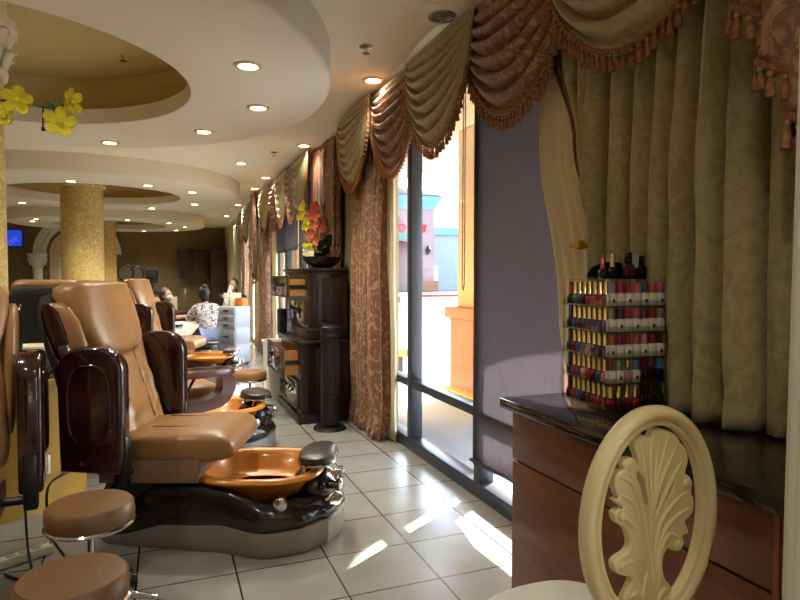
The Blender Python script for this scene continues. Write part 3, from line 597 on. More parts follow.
# ------------------------------------------------------------------ pedicure chairs (local x = forward, y = left)
def outline(q, n=56, zf=None, off=0):
    us = [-.62, -.58, -.28, 0, .35, .5, .65, .70, .725]; ws = [.17, .21, .26, .30, .395, .35, .225, .13, 0]
    h = n//2; up = []
    for i in range(h+1):
        s = i/h; u = -.62+1.345*(.5-.5*cos(PI*s)); w = tab(u, us, ws) if i < h else 0
        up.append((u, w))
    pts = [(u, -w) for u, w in up]+[(u, w) for u, w in up[::-1] if w > 0]
    c = .08
    return [((u-c)*q+c, v*q) for u, v in pts]
ztop = lambda u: tab(u, [-.7, -.1, .1, .35, .5, .66, .74], [.37, .37, .34, .285, .265, .25, .22])
zgrey = lambda u: tab(u, [-.7, -.5, -.2, .1, .35, .75], [.03, .06, .135, .15, .135, .15])
def spa_chair(name, label, loc, rz, loop=False, seed=0):
    t = thing(name, label, 'pedicure chair', (loc[0], loc[1], 0), rz, None)
    def rings(spec): return [[(x, y, fz(x)) for x, y in outline(q)] for q, fz in spec]
    b = MB().loft(rings([(.955, lambda u: 0), (.985, lambda u: .012), (1.0, lambda u: .05), (1.0, lambda u: zgrey(u)-.01), (.985, zgrey)])); ob('plinth', b, M['plinth'], t)
    b = MB().loft(rings([(.97, lambda u: zgrey(u)+.001), (1.0, lambda u: zgrey(u)+.012), (1.01, lambda u: lerp(zgrey(u), ztop(u), .35)), (.985, lambda u: lerp(zgrey(u), ztop(u), .65)), (.93, lambda u: ztop(u)-.025), (.87, lambda u: ztop(u)-.004), (.81, ztop), (.79, lambda u: .24), (.6, lambda u: .235)])); ob('base_shell', b, M['shell'], t, ang=60)
    # faucet console, knobs, pad
    b = MB().ball((.555, 0, .275), (.13, .17, .115), 24); co_ = ob('console', b, M['shell'], t)
    for x, y, z, a in ((.42, -.305, .275, -PI/2), (.675, -.10, .30, -.3), (.66, .13, .29, .3)):
        mx = Matrix.Rotation(a, 4, 'Z') @ Matrix.Rotation(PI/2, 4, 'Y'); ob('knob', MB().lathe([(.026, -.02), (.026, .006), (.02, .01), (.02, .02), (.036, .024), (.038, .045), (.03, .052), (0, .054)], (x, y, z), 14, mx), M['chrome'], co_)
    half = [(.10, y) for y in (-.10, -.05, 0, .05, .10)]+[(.06, .17), (.0, .185), (-.07, .15), (-.10, .07), (-.105, 0), (-.10, -.07), (-.07, -.15), (0, -.185), (.06, -.17)]
    half = [(p.x, p.y) for p in smooth([Vector((a, c, 0)) for a, c in half], 3, True)]
    f = MB().loft([[(.575+a*q, c*q, .452+.06*a+z) for a, c in half] for q, z in ((.86, -.036), (.97, -.026), (1, -.006), (.98, .012), (.86, .024), (.5, .03))]); pad = ob('foot_pad', f, M['speck'], t)
    b = MB()
    b.tube([(.575+a*1.01, c*1.01, .452+.06*a-.028) for a, c in half], .008, 6, closed=True); ob('pad_rim', b, M['chrome'], pad)
    for y in (-.09, .09): ob('strut', MB().tube(smooth([(.56, y, .42), (.52, y, .40), (.515, y*1.0, .33), (.545, y*.9, .30)], 5), .009, 8), M['chrome'], pad)
    # bowl
    def ell(a, c, z, n=44): return [(.25+x, y, z) for x, y in sup(a, c, 2.7, n)]
    ob('bowl', MB().loft([ell(.26, .23, .262), ell(.30, .268, .33), ell(.325, .285, .352), ell(.352, .318, .358), ell(.366, .332, .372), ell(.36, .326, .388), ell(.335, .302, .396), ell(.31, .278, .388), ell(.29, .26, .36), ell(.25, .225, .29), ell(.18, .16, .262)], True, True), M['bowl'], t, ang=60)
    ob('drain', MB().lathe([(.03, .2625), (.03, .267), (.02, .269), (0, .269)], (.25, 0, 0), 16), M['chrome'], t)
    # seat
    ob('pedestal', MB().bb(-.50, -.05, -.24, .24, .242, .455, .01), M['black'], t)
    ob('seat_skirt', MB().bb(-.55, -.02, -.305, -.29, .375, .50, .005).bb(-.55, -.02, .29, .305, .375, .50, .005).bb(-.03, -.015, -.30, .30, .40, .50, .005), M['cloth'], t)
    def sec(u, zc, hw, hz, n=36): return [(u, y, zc+z) for y, z in sup(hw, hz, 4.5, n)]
    R_ = [sec(-.46, .55, .24, .05), sec(-.44, .55, .28, .075), sec(-.3, .548, .298, .086), sec(-.1, .55, .305, .09), sec(.03, .555, .305, .09), sec(.09, .556, .302, .083), sec(.13, .554, .298, .066), sec(.155, .55, .285, .04), sec(.162, .548, .26, .018)]
    b = MB().loft(R_); cu_ = ob('seat', b, M['leather'], t, ang=70)
    def top(u, y): return .55+.088*(max(0, 1-abs(y/.305)**4.5))**(1/4.5)+.0008
    b = MB()
    for y in (-.13, .13): b.tube([(-.33+.028*k, y, top(0, y)) for k in range(14)], .0028, 5)
    b.tube([(-.02, -.29+.0387*k, top(0, -.29+.0387*k)+.001) for k in range(16)], .0028, 5); ob('seam', b, M['seam'], cu_)
    # backrest
    uf = lambda z: -.405-.29*(z-.58)
    def bsec(z, hw, d, off=0, n=88):
        out = []
        for x, y in sup(d, hw, 3.6, n):
            wr = (.014*noise.noise((y*7+seed, z*9, seed))+(.014*max(0, 1-5*abs(noise.noise((y*5+z*4, z*4-y*3, seed+7))))-.010*max(0, 1-6*abs(noise.noise((y*8, z*3+y*4, seed+3)))))*max(0, min(1, (1.12-z)*5))) if x > 0 else 0
            out.append((uf(z)-d+x+off+wr, y, z))
        return out
    zs = [.585, .60, .66]+[.68+.02*k for k in range(20)]+[1.1, 1.2, 1.3, 1.37, 1.40, 1.415]
    hw = lambda z: tab(z, [.58, .62, .9, 1.1, 1.42], [.31, .33, .32, .295, .27])
    b = MB().loft([bsec(z, hw(z)*(.96 if z > 1.405 else 1), .09 if z < 1.38 else (.07 if z < 1.405 else .04)) for z in zs]); bk = ob('backrest', b, M['leather_w'], t, ang=75)
    for s in (-1, 1): ob('seam', MB().tube([(uf(z)+.003, s*(.10+.06*(1.06-z)), z) for z in [.64+.05*k for k in range(9)]], .004, 5), M['seam'], bk)
    hs = [(1.035, .17, .03), (1.04, .215, .045), (1.065, .255, .06), (1.12, .283, .07), (1.2, .305, .085), (1.3, .318, .108), (1.37, .315, .125), (1.41, .30, .122), (1.432, .28, .10), (1.445, .24, .06)]
    b = MB().loft([[(uf(min(z, 1.40))-.03-max(0, d-.074)*.9-(.05 if z > 1.44 else 0)+x+.006*noise.noise((y*6, z*7, seed)), y, z-.045*abs(y/.29)**2.0*(1 if z < 1.1 else -.0)*-1) for x, y in sup(d, w, 2.8, 40)] for z, w, d in hs]); ob('head_cushion', b, M['leather'], bk, ang=75)
    b = MB().loft([[(uf(z)-.215+x, y, z) for x, y in sup(d, w, 4, 36)] for z, w, d in ((.42, .20, .05), (.5, .27, .07), (.8, .31, .085), (1.1, .31, .085), (1.28, .29, .075), (1.36, .25, .05), (1.38, .18, .02))]); ob('back_shell', b, M['mblack'], t, ang=70)
    for s in (-1, 1):
        b = MB().loft([[(uf(z)-.12+x, s*.325+y, z) for x, y in sup(d, w, 2.6, 24)] for z, w, d in ((.72, .012, .03), (.78, .022, .06), (.95, .028, .08), (1.15, .034, .095), (1.24, .034, .09), (1.31, .028, .07), (1.335, .012, .03))]); wg = ob('side_bolster', b, M['leather'], t, ang=70)
        b = MB().loft([[(uf(z)-.15+x, s*.358+y, z) for x, y in sup(d, w, 2.8, 20)] for z, w, d in ((1.02, .006, .02), (1.06, .010, .045), (1.18, .013, .055), (1.29, .012, .045), (1.33, .006, .02))]); ob('side_plaque', b, M['mahog'], wg)
        if s < 0:
            ob('remote', MB().box((uf(1.06)-.12, -.385, 1.07), (.055, .03, .10), .008, Euler((0, -.25, 0))), M['steel'], wg)
    # folded-up arms
    def arm_out(x0, x1, z0, z1, r=.13):
        o = [(x0+.01, z0+.02), (x1-.02, z0), (x1, z0+.10)]
        o += [(x1-r+r*cos(a*PI/16), z1-r+r*sin(a*PI/16)) for a in range(0, 9)]
        o += [(x0+r+r*cos(a*PI/16), z1-r+r*sin(a*PI/16)) for a in range(8, 17)]
        return o
    for s in (-1, 1):
        if loop and s < 0: continue
        v0, v1 = (s*.375, s*.475) if s > 0 else (-.475, -.375)
        am = ob('armrest', MB().prism(arm_out(-.67, -.34, .47, 1.12), v0, v1, 'y', .018), M['mahog'], t, ang=50)
        yo = v0-.002 if s < 0 else v1+.002
        lp = [(-.505+x, yo, .83+z) for x, z in sup(.105, .195, 3.2, 40)]; ob('arm_moulding', MB().tube(lp, .009, 8, closed=True), M['mahog'], am)
        ob('arm_hinge', MB().bb(-.40, -.33, (v0+v1)/2-.03, (v0+v1)/2+.03, .40, .66, .01), M['black'], am)
        ob('arm_hinge', MB().cyl((-.38, 0, .44), (-.38, s*.42, .44), .02, 10), M['black'], t)
    if loop:
        prof = smooth([Vector(p) for p in ((-.40, 0, .45), (-.08, 0, .46), (.10, 0, .50), (.18, 0, .60), (.18, 0, .68), (.15, 0, .73))], 6)
        b = MB()
        inner = smooth([Vector(p) for p in ((-.40, 0, .54), (-.08, 0, .545), (.03, 0, .57), (.08, 0, .62), (.08, 0, .68), (.06, 0, .73))], 6)
        b.loft([[(p.x, v, p.z) for v in (-.50, -.36)]+[(q.x, v, q.z) for v in (-.36, -.50)] for p, q in zip(prof, inner)]); am = ob('armrest', b, M['arm'], t, ang=60)
        ob('tray_rim', MB().loft([[(-.11+x*q, -.43+y*q, z) for x, y in sup(.31, .125, 2.3, 40)] for q, z in ((.97, .725), (1, .735), (1, .765), (.96, .775), (.88, .776), (.84, .765), (.5, .765))]), M['arm'], am)
        ob('tray_pad', MB().loft([[(-.11+x*q, -.43+y*q, z) for x, y in sup(.25, .095, 2.3, 36)] for q, z in ((1, .7655), (.99, .772), (.5, .774))]), M['granite'], am)
        ob('brace', MB().cyl((-.2, -.43, .55), (-.1, -.43, .725), .012, 8), M['black'], am)
        ob('arm_hinge', MB().cyl((-.36, 0, .44), (-.36, -.46, .44), .022, 10), M['black'], t)
    return t
AX = lambda xc, zc: cw(xc, zc)
spa_chair('pedicure_chair', 'tan pedicure chair with amber foot bowl in the foreground, beside the two stools', AX(-1.05, 3.45), R(-21.4), seed=1)
spa_chair('pedicure_chair', 'tan pedicure chair just behind the foreground one, its plum armrest tray folded down', (.175, 5.165, 0), R(17), loop=True, seed=2)
spa_chair('pedicure_chair', 'third tan pedicure chair, nearest the grey drawer tower', AX(-2.93, 8.32), R(-19), seed=3)
spa_chair('pedicure_chair', 'mostly hidden tan pedicure chair at the left edge of the photo behind the stools', (-.98, 2.77, 0), R(-85), seed=4)
spa_chair('pedicure_chair', 'tan pedicure chair seen from behind between the two gold columns, far side of the ring', (-.93, 7.35, 0), R(80), seed=5)
# ------------------------------------------------------------------ gold columns and drum
for i, (c, lb) in enumerate(zip(CEN, ('gold mottled column cut by the left edge, with a carved cream capital', 'gold mottled column in the middle distance behind the foreground chair', 'farther gold column half hidden behind the middle one'))):
    t = thing('gold_column', lb, 'column', (c[0], c[1], 0), 0, None)
    top = 3.419 if i else 2.86
    ob('shaft', MB().lathe([(.33, 0), (.33, top-.1), (.33, top)], n=40), M['gold'], t)
    if i: ob('collar', MB().lathe([(.331, 2.98), (.36, 2.99), (.375, 3.02), (.36, 3.05), (.331, 3.06)], n=40, caps=False), M['gold'], t)
    else:
        cp = ob('capital', MB().lathe([(.33, 2.861), (.36, 2.87), (.365, 2.90), (.335, 2.92), (.345, 3.0), (.39, 3.16), (.42, 3.19), (.42, 3.24), (.36, 3.26), (.36, 3.418)], n=40), M['stone'], t)
        for k in range(12):
            a = 2*PI*k/12; d = Vector((cos(a), sin(a), 0)); sd = Vector((-sin(a), cos(a), 0))
            for z0, h, o_ in ((2.91, .13, 0), (3.0, .17, .26)):
                a2 = a+o_; d = Vector((cos(a2), sin(a2), 0)); sd = Vector((-sin(a2), cos(a2), 0))
                b = MB(); b.loft([[d*(rr+e)+sd*(w*x)+Vector((0, 0, z)) for x, e in ((-1, 0), (-.4, .015), (0, .022), (.4, .015), (1, 0))] for rr, w, z in ((.34, .07, z0), (.35, .085, z0+h*.5), (.37, .08, z0+h*.85), (.395, .05, z0+h), (.40, .02, z0+h*.92))], wrap=False); ob('acanthus_leaf', b, M['stone'], cp, solid=.01)
b = MB(); A0, A1 = R(185), R(334)
b.loft([[(CEN[0][0]+r*cos(lerp(A0, A1, k/40)), CEN[0][1]+r*sin(lerp(A0, A1, k/40)), z) for r, z in ((.95, 0), (.95, .79), (.97, .795), (.97, .82), (.68, .82), (.68, .795), (.70, .79), (.70, 0))] for k in range(41)])
dr = tag(ob('round_plinth_wall', b, M['goldwall']), 'low round gold wall around the left column behind the pedicure chairs', 'low wall')
def rimp(px, py, r=.95):                      # sight line to the drum face
    d = FW+RT*((px-400)/600)+UPV*((300-py)/600); o = Vector((0, 0, EYE)); c = Vector((CEN[0][0], CEN[0][1], 0)); a = d.x**2+d.y**2; e = o-c; bq = e.x*d.x+e.y*d.y; cq = e.x**2+e.y**2-r*r; s = max(0, bq*bq-a*cq)
    return o+d*((-bq-math.sqrt(s))/a)
for px, py, lb in ((43, 466, 'white power outlet on the gold wall nearest the left edge'), (68, 464, 'white power outlet on the gold wall right behind the folded armrest')):
    p = rimp(px, py); a = math.atan2(p.y-CEN[0][1], p.x-CEN[0][0]); t = thing('power_outlet', lb, 'outlet', p, a)
    ob('plate', MB().bb(.0005, .008, -.045, .045, -.06, .06, .003), M['white'], t)
    for zz in (-.025, .025): ob('socket', MB().bb(.0082, .011, -.016, .016, zz-.014, zz+.014, .002), M['plast2'], t)
p = rimp(38, 380, .80); t = thing('woven_basket', 'dark woven basket with cream lining standing on the low gold wall', 'basket', (p.x, p.y, .8205))
ob('body', MB().loft([[(x*q, y*q, z) for x, y in sup(.11, .11, 3, 36)] for q, z in ((.9, 0), (.98, .01), (1.02, .18), (1.0, .2), (.94, .2), (.94, .15))]), M['basket'], t); ob('lining', MB().loft([[(x*q, y*q, z) for x, y in sup(.112, .112, 3, 36)] for q, z in ((1.04, .185), (1.06, .2), (1.02, .212), (.9, .208), (.5, .20))]), M['paper'], t)
# ------------------------------------------------------------------ stools
def stool(name, label, loc, zs, m, rz=0, big=True):
    t = thing(name, label, 'stool', (loc[0], loc[1], 0), rz); r = .172
    s = ob('seat', MB().lathe([(r*.9, zs-.088), (r, zs-.08), (r+.004, zs-.05), (r, zs-.015), (r*.94, zs-.003), (r*.8, zs), (0, zs+.004)], n=44), m, t); ob('chrome_ring', MB().lathe([(r*.88, zs-.098), (r+.004, zs-.098), (r+.008, zs-.088), (r+.002, zs-.081), (r*.88, zs-.086)], n=44, caps=False), M['chrome'], t)
    ob('under_plate', MB().lathe([(.08, zs-.12), (r*.92, zs-.0985), (r*.92, zs-.089), (0, zs-.089)], n=32), M['black'], t)
    ob('piston', MB().lathe([(.028, .10), (.028, .24), (.022, .245), (.014, .246), (.014, zs-.11)], n=20), M['chrome'], t)
    ob('hub', MB().lathe([(.03, .075), (.045, .08), (.045, .12), (.03, .13)], n=20), M['chrome'], t)
    for k in range(5):
        a = 2*PI*k/5; d = Vector((cos(a), sin(a), 0))
        ob('leg', MB().tube([d*.03+Vector((0, 0, .105)), d*.15+Vector((0, 0, .098)), d*.27+Vector((0, 0, .074))], [.018, .016, .012], 10), M['chrome'], t)
        c = ob('caster', MB().lathe([(.012, -.02), (.026, -.018), (.03, -.008), (.03, .008), (.026, .018), (.012, .02)], (0, 0, 0), 18, Matrix.Translation(d*.285+Vector((0, 0, .0305))) @ Matrix.Rotation(a+.6, 4, 'Z') @ Matrix.Rotation(PI/2, 4, 'X')), M['black'], t); ob('fork', MB().cyl(d*.268+Vector((0, 0, .045)), d*.268+Vector((0, 0, .08)), .008, 8), M['steel'], c)
    return t
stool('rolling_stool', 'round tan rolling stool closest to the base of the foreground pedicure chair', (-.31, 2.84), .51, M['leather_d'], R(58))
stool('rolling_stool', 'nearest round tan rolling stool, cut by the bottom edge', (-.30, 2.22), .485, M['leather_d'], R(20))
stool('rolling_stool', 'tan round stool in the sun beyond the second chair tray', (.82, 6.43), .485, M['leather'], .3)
# cords behind the chair
tag(ob('black_cable', MB().tube(smooth([(-.52, 3.62, 1.02), (-.60, 3.52, .9), (-.66, 3.5, .6), (-.66, 3.42, .25), (-.6, 3.3, .012), (-.45, 3.25, .008)], 8), .006, 6), M['black']), 'thin black cord hanging from the foreground chair down to the floor', 'cord')
tag(ob('black_cable', MB().tube(smooth([tuple(rimp(68, 470)+Vector((.02, -.02, 0))), (-.62, 3.78, .3), (-.58, 3.6, .1), (-.5, 3.45, .009), (-.62, 3.3, .008), (-.75, 3.4, .008)], 8), .007, 6), M['black']), 'black cord plugged in at the gold wall and coiling on the floor', 'cord')
t = thing('power_strip', 'pale power strip on the floor under the left chair', 'power strip', (-.72, 3.55, 0), .5); ob('body', MB().bb(-.15, .15, -.03, .03, .001, .045, .006), M['paper'], t)
for k in range(4): ob('socket', MB().bb(-.12+k*.06, -.08+k*.06, -.018, .018, .0455, .048, .001), M['plast2'], t)
# ------------------------------------------------------------------ dark hutch
t = thing('hutch', 'dark wooden two part hutch with open drawers under the orchid bowl', 'hutch', (0, 0, 0))
X0, X1, Y0, Y1 = 1.25, 1.74, 5.90, 6.98
ob('lower_body', MB().bb(X0, X1, Y0, Y1, .09, .80), M['dwood'], t); ob('base_moulding', MB().bb(X0-.035, X1, Y0-.03, Y1+.03, 0, .09, .01), M['dwood'], t); ob('middle_top', MB().bb(X0-.04, X1, Y0-.035, Y1+.035, .801, .835, .008), M['dwood'], t)
ux = X0+.09; ob('upper_body', MB().bb(ux, X1, Y0+.04, Y1-.04, .95, 1.50), M['dwood'], t); ob('upper_base', MB().bb(ux-.03, X1, Y0+.015, Y1-.015, .8355, .95, .015), M['dwood'], t)
ob('crown', MB().bb(ux-.02, X1, Y0+.02, Y1-.02, 1.50, 1.53, .006).bb(ux-.06, X1, Y0-.01, Y1+.01, 1.53, 1.56, .01), M['dwood'], t)
for x0, x1, z0, z1, yy in ((X0+.03, X0+.11, .14, .76, Y0), (X0+.16, X1-.05, .14, .76, Y0), (ux+.03, ux+.09, 1.0, 1.46, Y0+.04), (ux+.14, X1-.05, 1.0, 1.46, Y0+.04)): ob('side_panel', MB().bb(x0, x1, yy-.012, yy-.0005, z0, z1, .005), M['dwood'], t)
for xf, z0, z1, pull, y0, y1 in ((X0, .46, .76, .14, Y0+.09, Y1-.05), (X0, .13, .42, .0, Y0+.09, Y1-.05), (ux, 1.26, 1.48, .17, Y0+.12, Y1-.08), (ux, .98, 1.23, .0, Y0+.12, Y1-.08)):
    d = ob('drawer', MB().bb(xf-pull-.022, xf-pull-.002, y0, y1, z0, z1, .004), M['drfront'], t)
    if pull: ob('drawer_side', MB().bb(xf-pull, xf-.002, y0+.02, y0+.035, z0+.03, z1-.03).bb(xf-pull, xf-.002, y1-.035, y1-.02, z0+.03, z1-.03).bb(xf-pull, xf-.002, y0+.02, y1-.02, z0+.02, z0+.03), M['drawer'], d); ob('slide', MB().bb(xf-pull, xf-.002, y0+.012, y0+.019, (z0+z1)/2-.02, (z0+z1)/2+.02), M['black'], d)
    for q in (.3, .7):
        yc = lerp(y0, y1, q); zc = (z0+z1)/2+.02; ob('handle', MB().tube(smooth([(xf-pull-.022, yc-.09, zc+.02), (xf-pull-.045, yc-.06, zc-.01), (xf-pull-.055, yc, zc-.02), (xf-pull-.045, yc+.06, zc-.01), (xf-pull-.022, yc+.09, zc+.02)], 4), .010, 8), M['black'], d)
    ob('drawer_frame', MB().bb(xf-pull-.027, xf-pull-.0225, y0, y1, z0, z0+.02).bb(xf-pull-.027, xf-pull-.0225, y0, y1, z1-.02, z1).bb(xf-pull-.027, xf-pull-.0225, y0, y0+.02, z0, z1).bb(xf-pull-.027, xf-pull-.0225, y1-.02, y1, z0, z1), M['dwood'], d)
t = thing('storage_box', 'small black box on the far end of the middle ledge of the hutch', 'box', (1.255, 6.93, .8355)); ob('body', MB().bb(-.045, .045, -.07, .07, 0, .27, .008), M['mblack'], t); ob('front_panel', MB().bb(-.0495, -.0455, -.055, .055, .03, .24, .001), M['black'], t)
t = thing('trash_bin', 'tall pale bin standing on the floor beyond the hutch', 'bin', (1.235, 7.29, 0)); ob('body', MB().loft([[(x*q, y*q, z) for x, y in sup(.14, .16, 4, 32)] for q, z in ((.86, 0), (.9, .02), (1, .66), (1.04, .67), (1.04, .70), (.94, .70), (.9, .3))]), M['white'], t)
ob('lid_rim', MB().tube([(x*1.04, y*1.04, .70) for x, y in sup(.14, .16, 4, 32)], .012, 8, closed=True), M['white'], t)
# flower bowl
t = thing('flower_bowl', 'dark bronze bowl of yellow and orange silk orchids on top of the hutch', 'flowers', (1.55, 6.2, 1.5605))
ob('bowl', MB().lathe([(.07, 0), (.09, .006), (.17, .05), (.21, .11), (.215, .12), (.20, .12), (.15, .06), (0, .05)], n=32), M['bronze'], t)
def petal_flower(b, c, r, nrm, n=5, cup=.3):
    nrm = nrm.normalized(); a = nrm.orthogonal().normalized(); q = nrm.cross(a)
    for k in range(n):
        an = 2*PI*k/n; d = a*cos(an)+q*sin(an); s = nrm.cross(d)
        rows_ = []
        for i, (f_, w) in enumerate(((.08, .05), (.35, .30), (.7, .40), (.95, .26), (1.02, .06))):
            rows_.append([c+d*(r*f_)+s*(r*w*x)+nrm*(r*cup*f_*f_+(.06*r*(1-x*x)*(-1))) for x in (-1, -.5, 0, .5, 1)])
        b.loft(rows_, wrap=False)
r2 = random.Random(3)
def spray(name, m, base, dirv, L, nf, r, parent):
    pts = smooth([Vector(base), Vector(base)+Vector(dirv)*.5*L+Vector((0, 0, .04)), Vector(base)+Vector(dirv)*L], 8); st = ob('stem', MB().tube(pts, .006, 6), M['stem'], parent)
    for k in range(nf):
        p = pts[int((k+2)/(nf+2)*(len(pts)-1))]+Vector((r2.uniform(-.06, .06), r2.uniform(-.07, .07), r2.uniform(-.02, .02)))
        b = MB(); petal_flower(b, p, r*r2.uniform(.8, 1.15), Vector((-1+r2.uniform(-.5, .5), -1+r2.uniform(-.5, .5), r2.uniform(-.3, .5)))); b.ball(p, r*.14, 6); ob(name, b, m, st, ang=80)
spray('yellow_blossom', M['yellow'], (-.07, .13, .09), (-.12, .2, 1), .62, 16, .045, t)
spray('yellow_blossom', M['yellow'], (-.05, .08, .09), (-.2, .1, .9), .40, 9, .04, t)
spray('orange_blossom', M['orchid'], (-.04, -.03, .09), (-.05, .02, 1), .58, 13, .06, t)
spray('cream_blossom', M['cream'], (-.08, .0, .08), (-.5, -.1, .4), .22, 7, .06, t)
for k, (dx, dy, L, up) in enumerate([(-.05, -.9, .32, .7), (-.2, -.7, .34, 1.0), (-.4, -.8, .28, .5), (.1, -.8, .36, 1.2), (-.3, -.3, .25, .5)]):
    d = Vector((dx, dy, 0)).normalized(); s = Vector((-d.y, d.x, 0)); b = MB().loft([[Vector((0, -.02, .09))+d*(L*f_*.6)+Vector((0, 0, L*up*(f_-.35*f_*f_)))+s*(w*x)+Vector((0, 0, -.02*abs(x))) for x in (-1, 0, 1)] for f_, w in ((0, .008), (.25, .04), (.55, .055), (.85, .035), (1, .004))], wrap=False); ob('leaf', b, M['leaf'], t, ang=80, solid=.003)
# tower fan
t = thing('tower_fan', 'black tower fan on a round foot between hutch and rust curtain', 'fan', (1.47, 5.62, 0))
ob('foot', MB().lathe([(.155, 0), (.16, .01), (.15, .025), (.07, .035), (0, .035)], n=36), M['fan'], t)
ob('body', MB().loft([[(x*q, y*q, z) for x, y in sup(.085, .085, 2.6, 36)] for q, z in ((.8, .034), (1, .05), (1, .95), (.97, .985), (.8, 1.0))]), M['fan'], t)
for k in range(9): ob('grille_slat', MB().bb(-.062+k*.0155-.003, -.062+k*.0155+.003, -.092, -.0865, .36, .88), M['black'], t)
ob('control_panel', MB().bb(-.05, .05, -.0915, -.0855, .90, .955, .003), M['black'], t); ob('grille_frame', MB().tube([(x*.9, -.0885, .62+z) for x, z in sup(.078, .28, 8, 36)], .006, 6, closed=True), M['black'], t)
# ------------------------------------------------------------------ yellow flowers at upper left: vase on the low gold wall
vb = Vector((-.78, 4.22, .8205)); t = thing('orchid_vase', 'yellow orchid blossoms arching in at the upper left from a tall vase', 'flowers', (-.80, 1.72, 0))
ob('vase', MB().lathe([(.11, 0), (.13, .02), (.10, .12), (.07, .35), (.10, .7), (.14, .95), (.11, 1.08), (.13, 1.12), (.11, 1.12), (.09, 1.05), (0, 1.0)], n=32), M['bronze'], t)
tgt = lambda px, py: hit(px, py, cw(0, 1.75), F0)-Vector((-.80, 1.72, 0))
F1, F2, F3, F4 = tgt(17, 100), tgt(60, 123), tgt(71, 102), tgt(4, 117)
st = ob('stem', MB().tube(smooth([Vector((0, 0, 1.02)), Vector((.05, 0, 1.5)), Vector((.16, .03, 1.86)), F1+Vector((-.01, .02, .0)), tgt(40, 104)+Vector((0, .03, 0)), tgt(56, 106)+Vector((0, .02, 0)), F3+Vector((-.01, .02, 0))], 8), .004, 6), M['stem'], t)
for c, r, n in ((F1, .040, Vector((.2, -1, -.25))), (F2, .044, Vector((.1, -1, .1))), (F3, .038, Vector((.9, -.5, 0))), (F4, .036, Vector((-.3, -.8, .2)))):
    b = MB(); petal_flower(b, c, r, n, 5, .35); petal_flower(b, c+n.normalized()*-.004, r*.8, n, 4, .1); b.ball(c+n.normalized()*.006, r*.2, 8); ob('blossom', b, M['yellow'], st, ang=80, solid=.0015)
b = MB(); q = tgt(43, 107); b.tube([q, tgt(43, 128)], .0025, 6); b.ball(tgt(43.5, 129), .007, 8); ob('bud', b, M['bronze'], st)
b = MB()
for a_, b_ in (((48, 104), (54, 110)), ((52, 104), (47, 101)), ((56, 113), (53, 105))): b.tube([tgt(*a_), tgt(*b_)], .004, 6)
ob('sepal', b, M['leaf'], st)
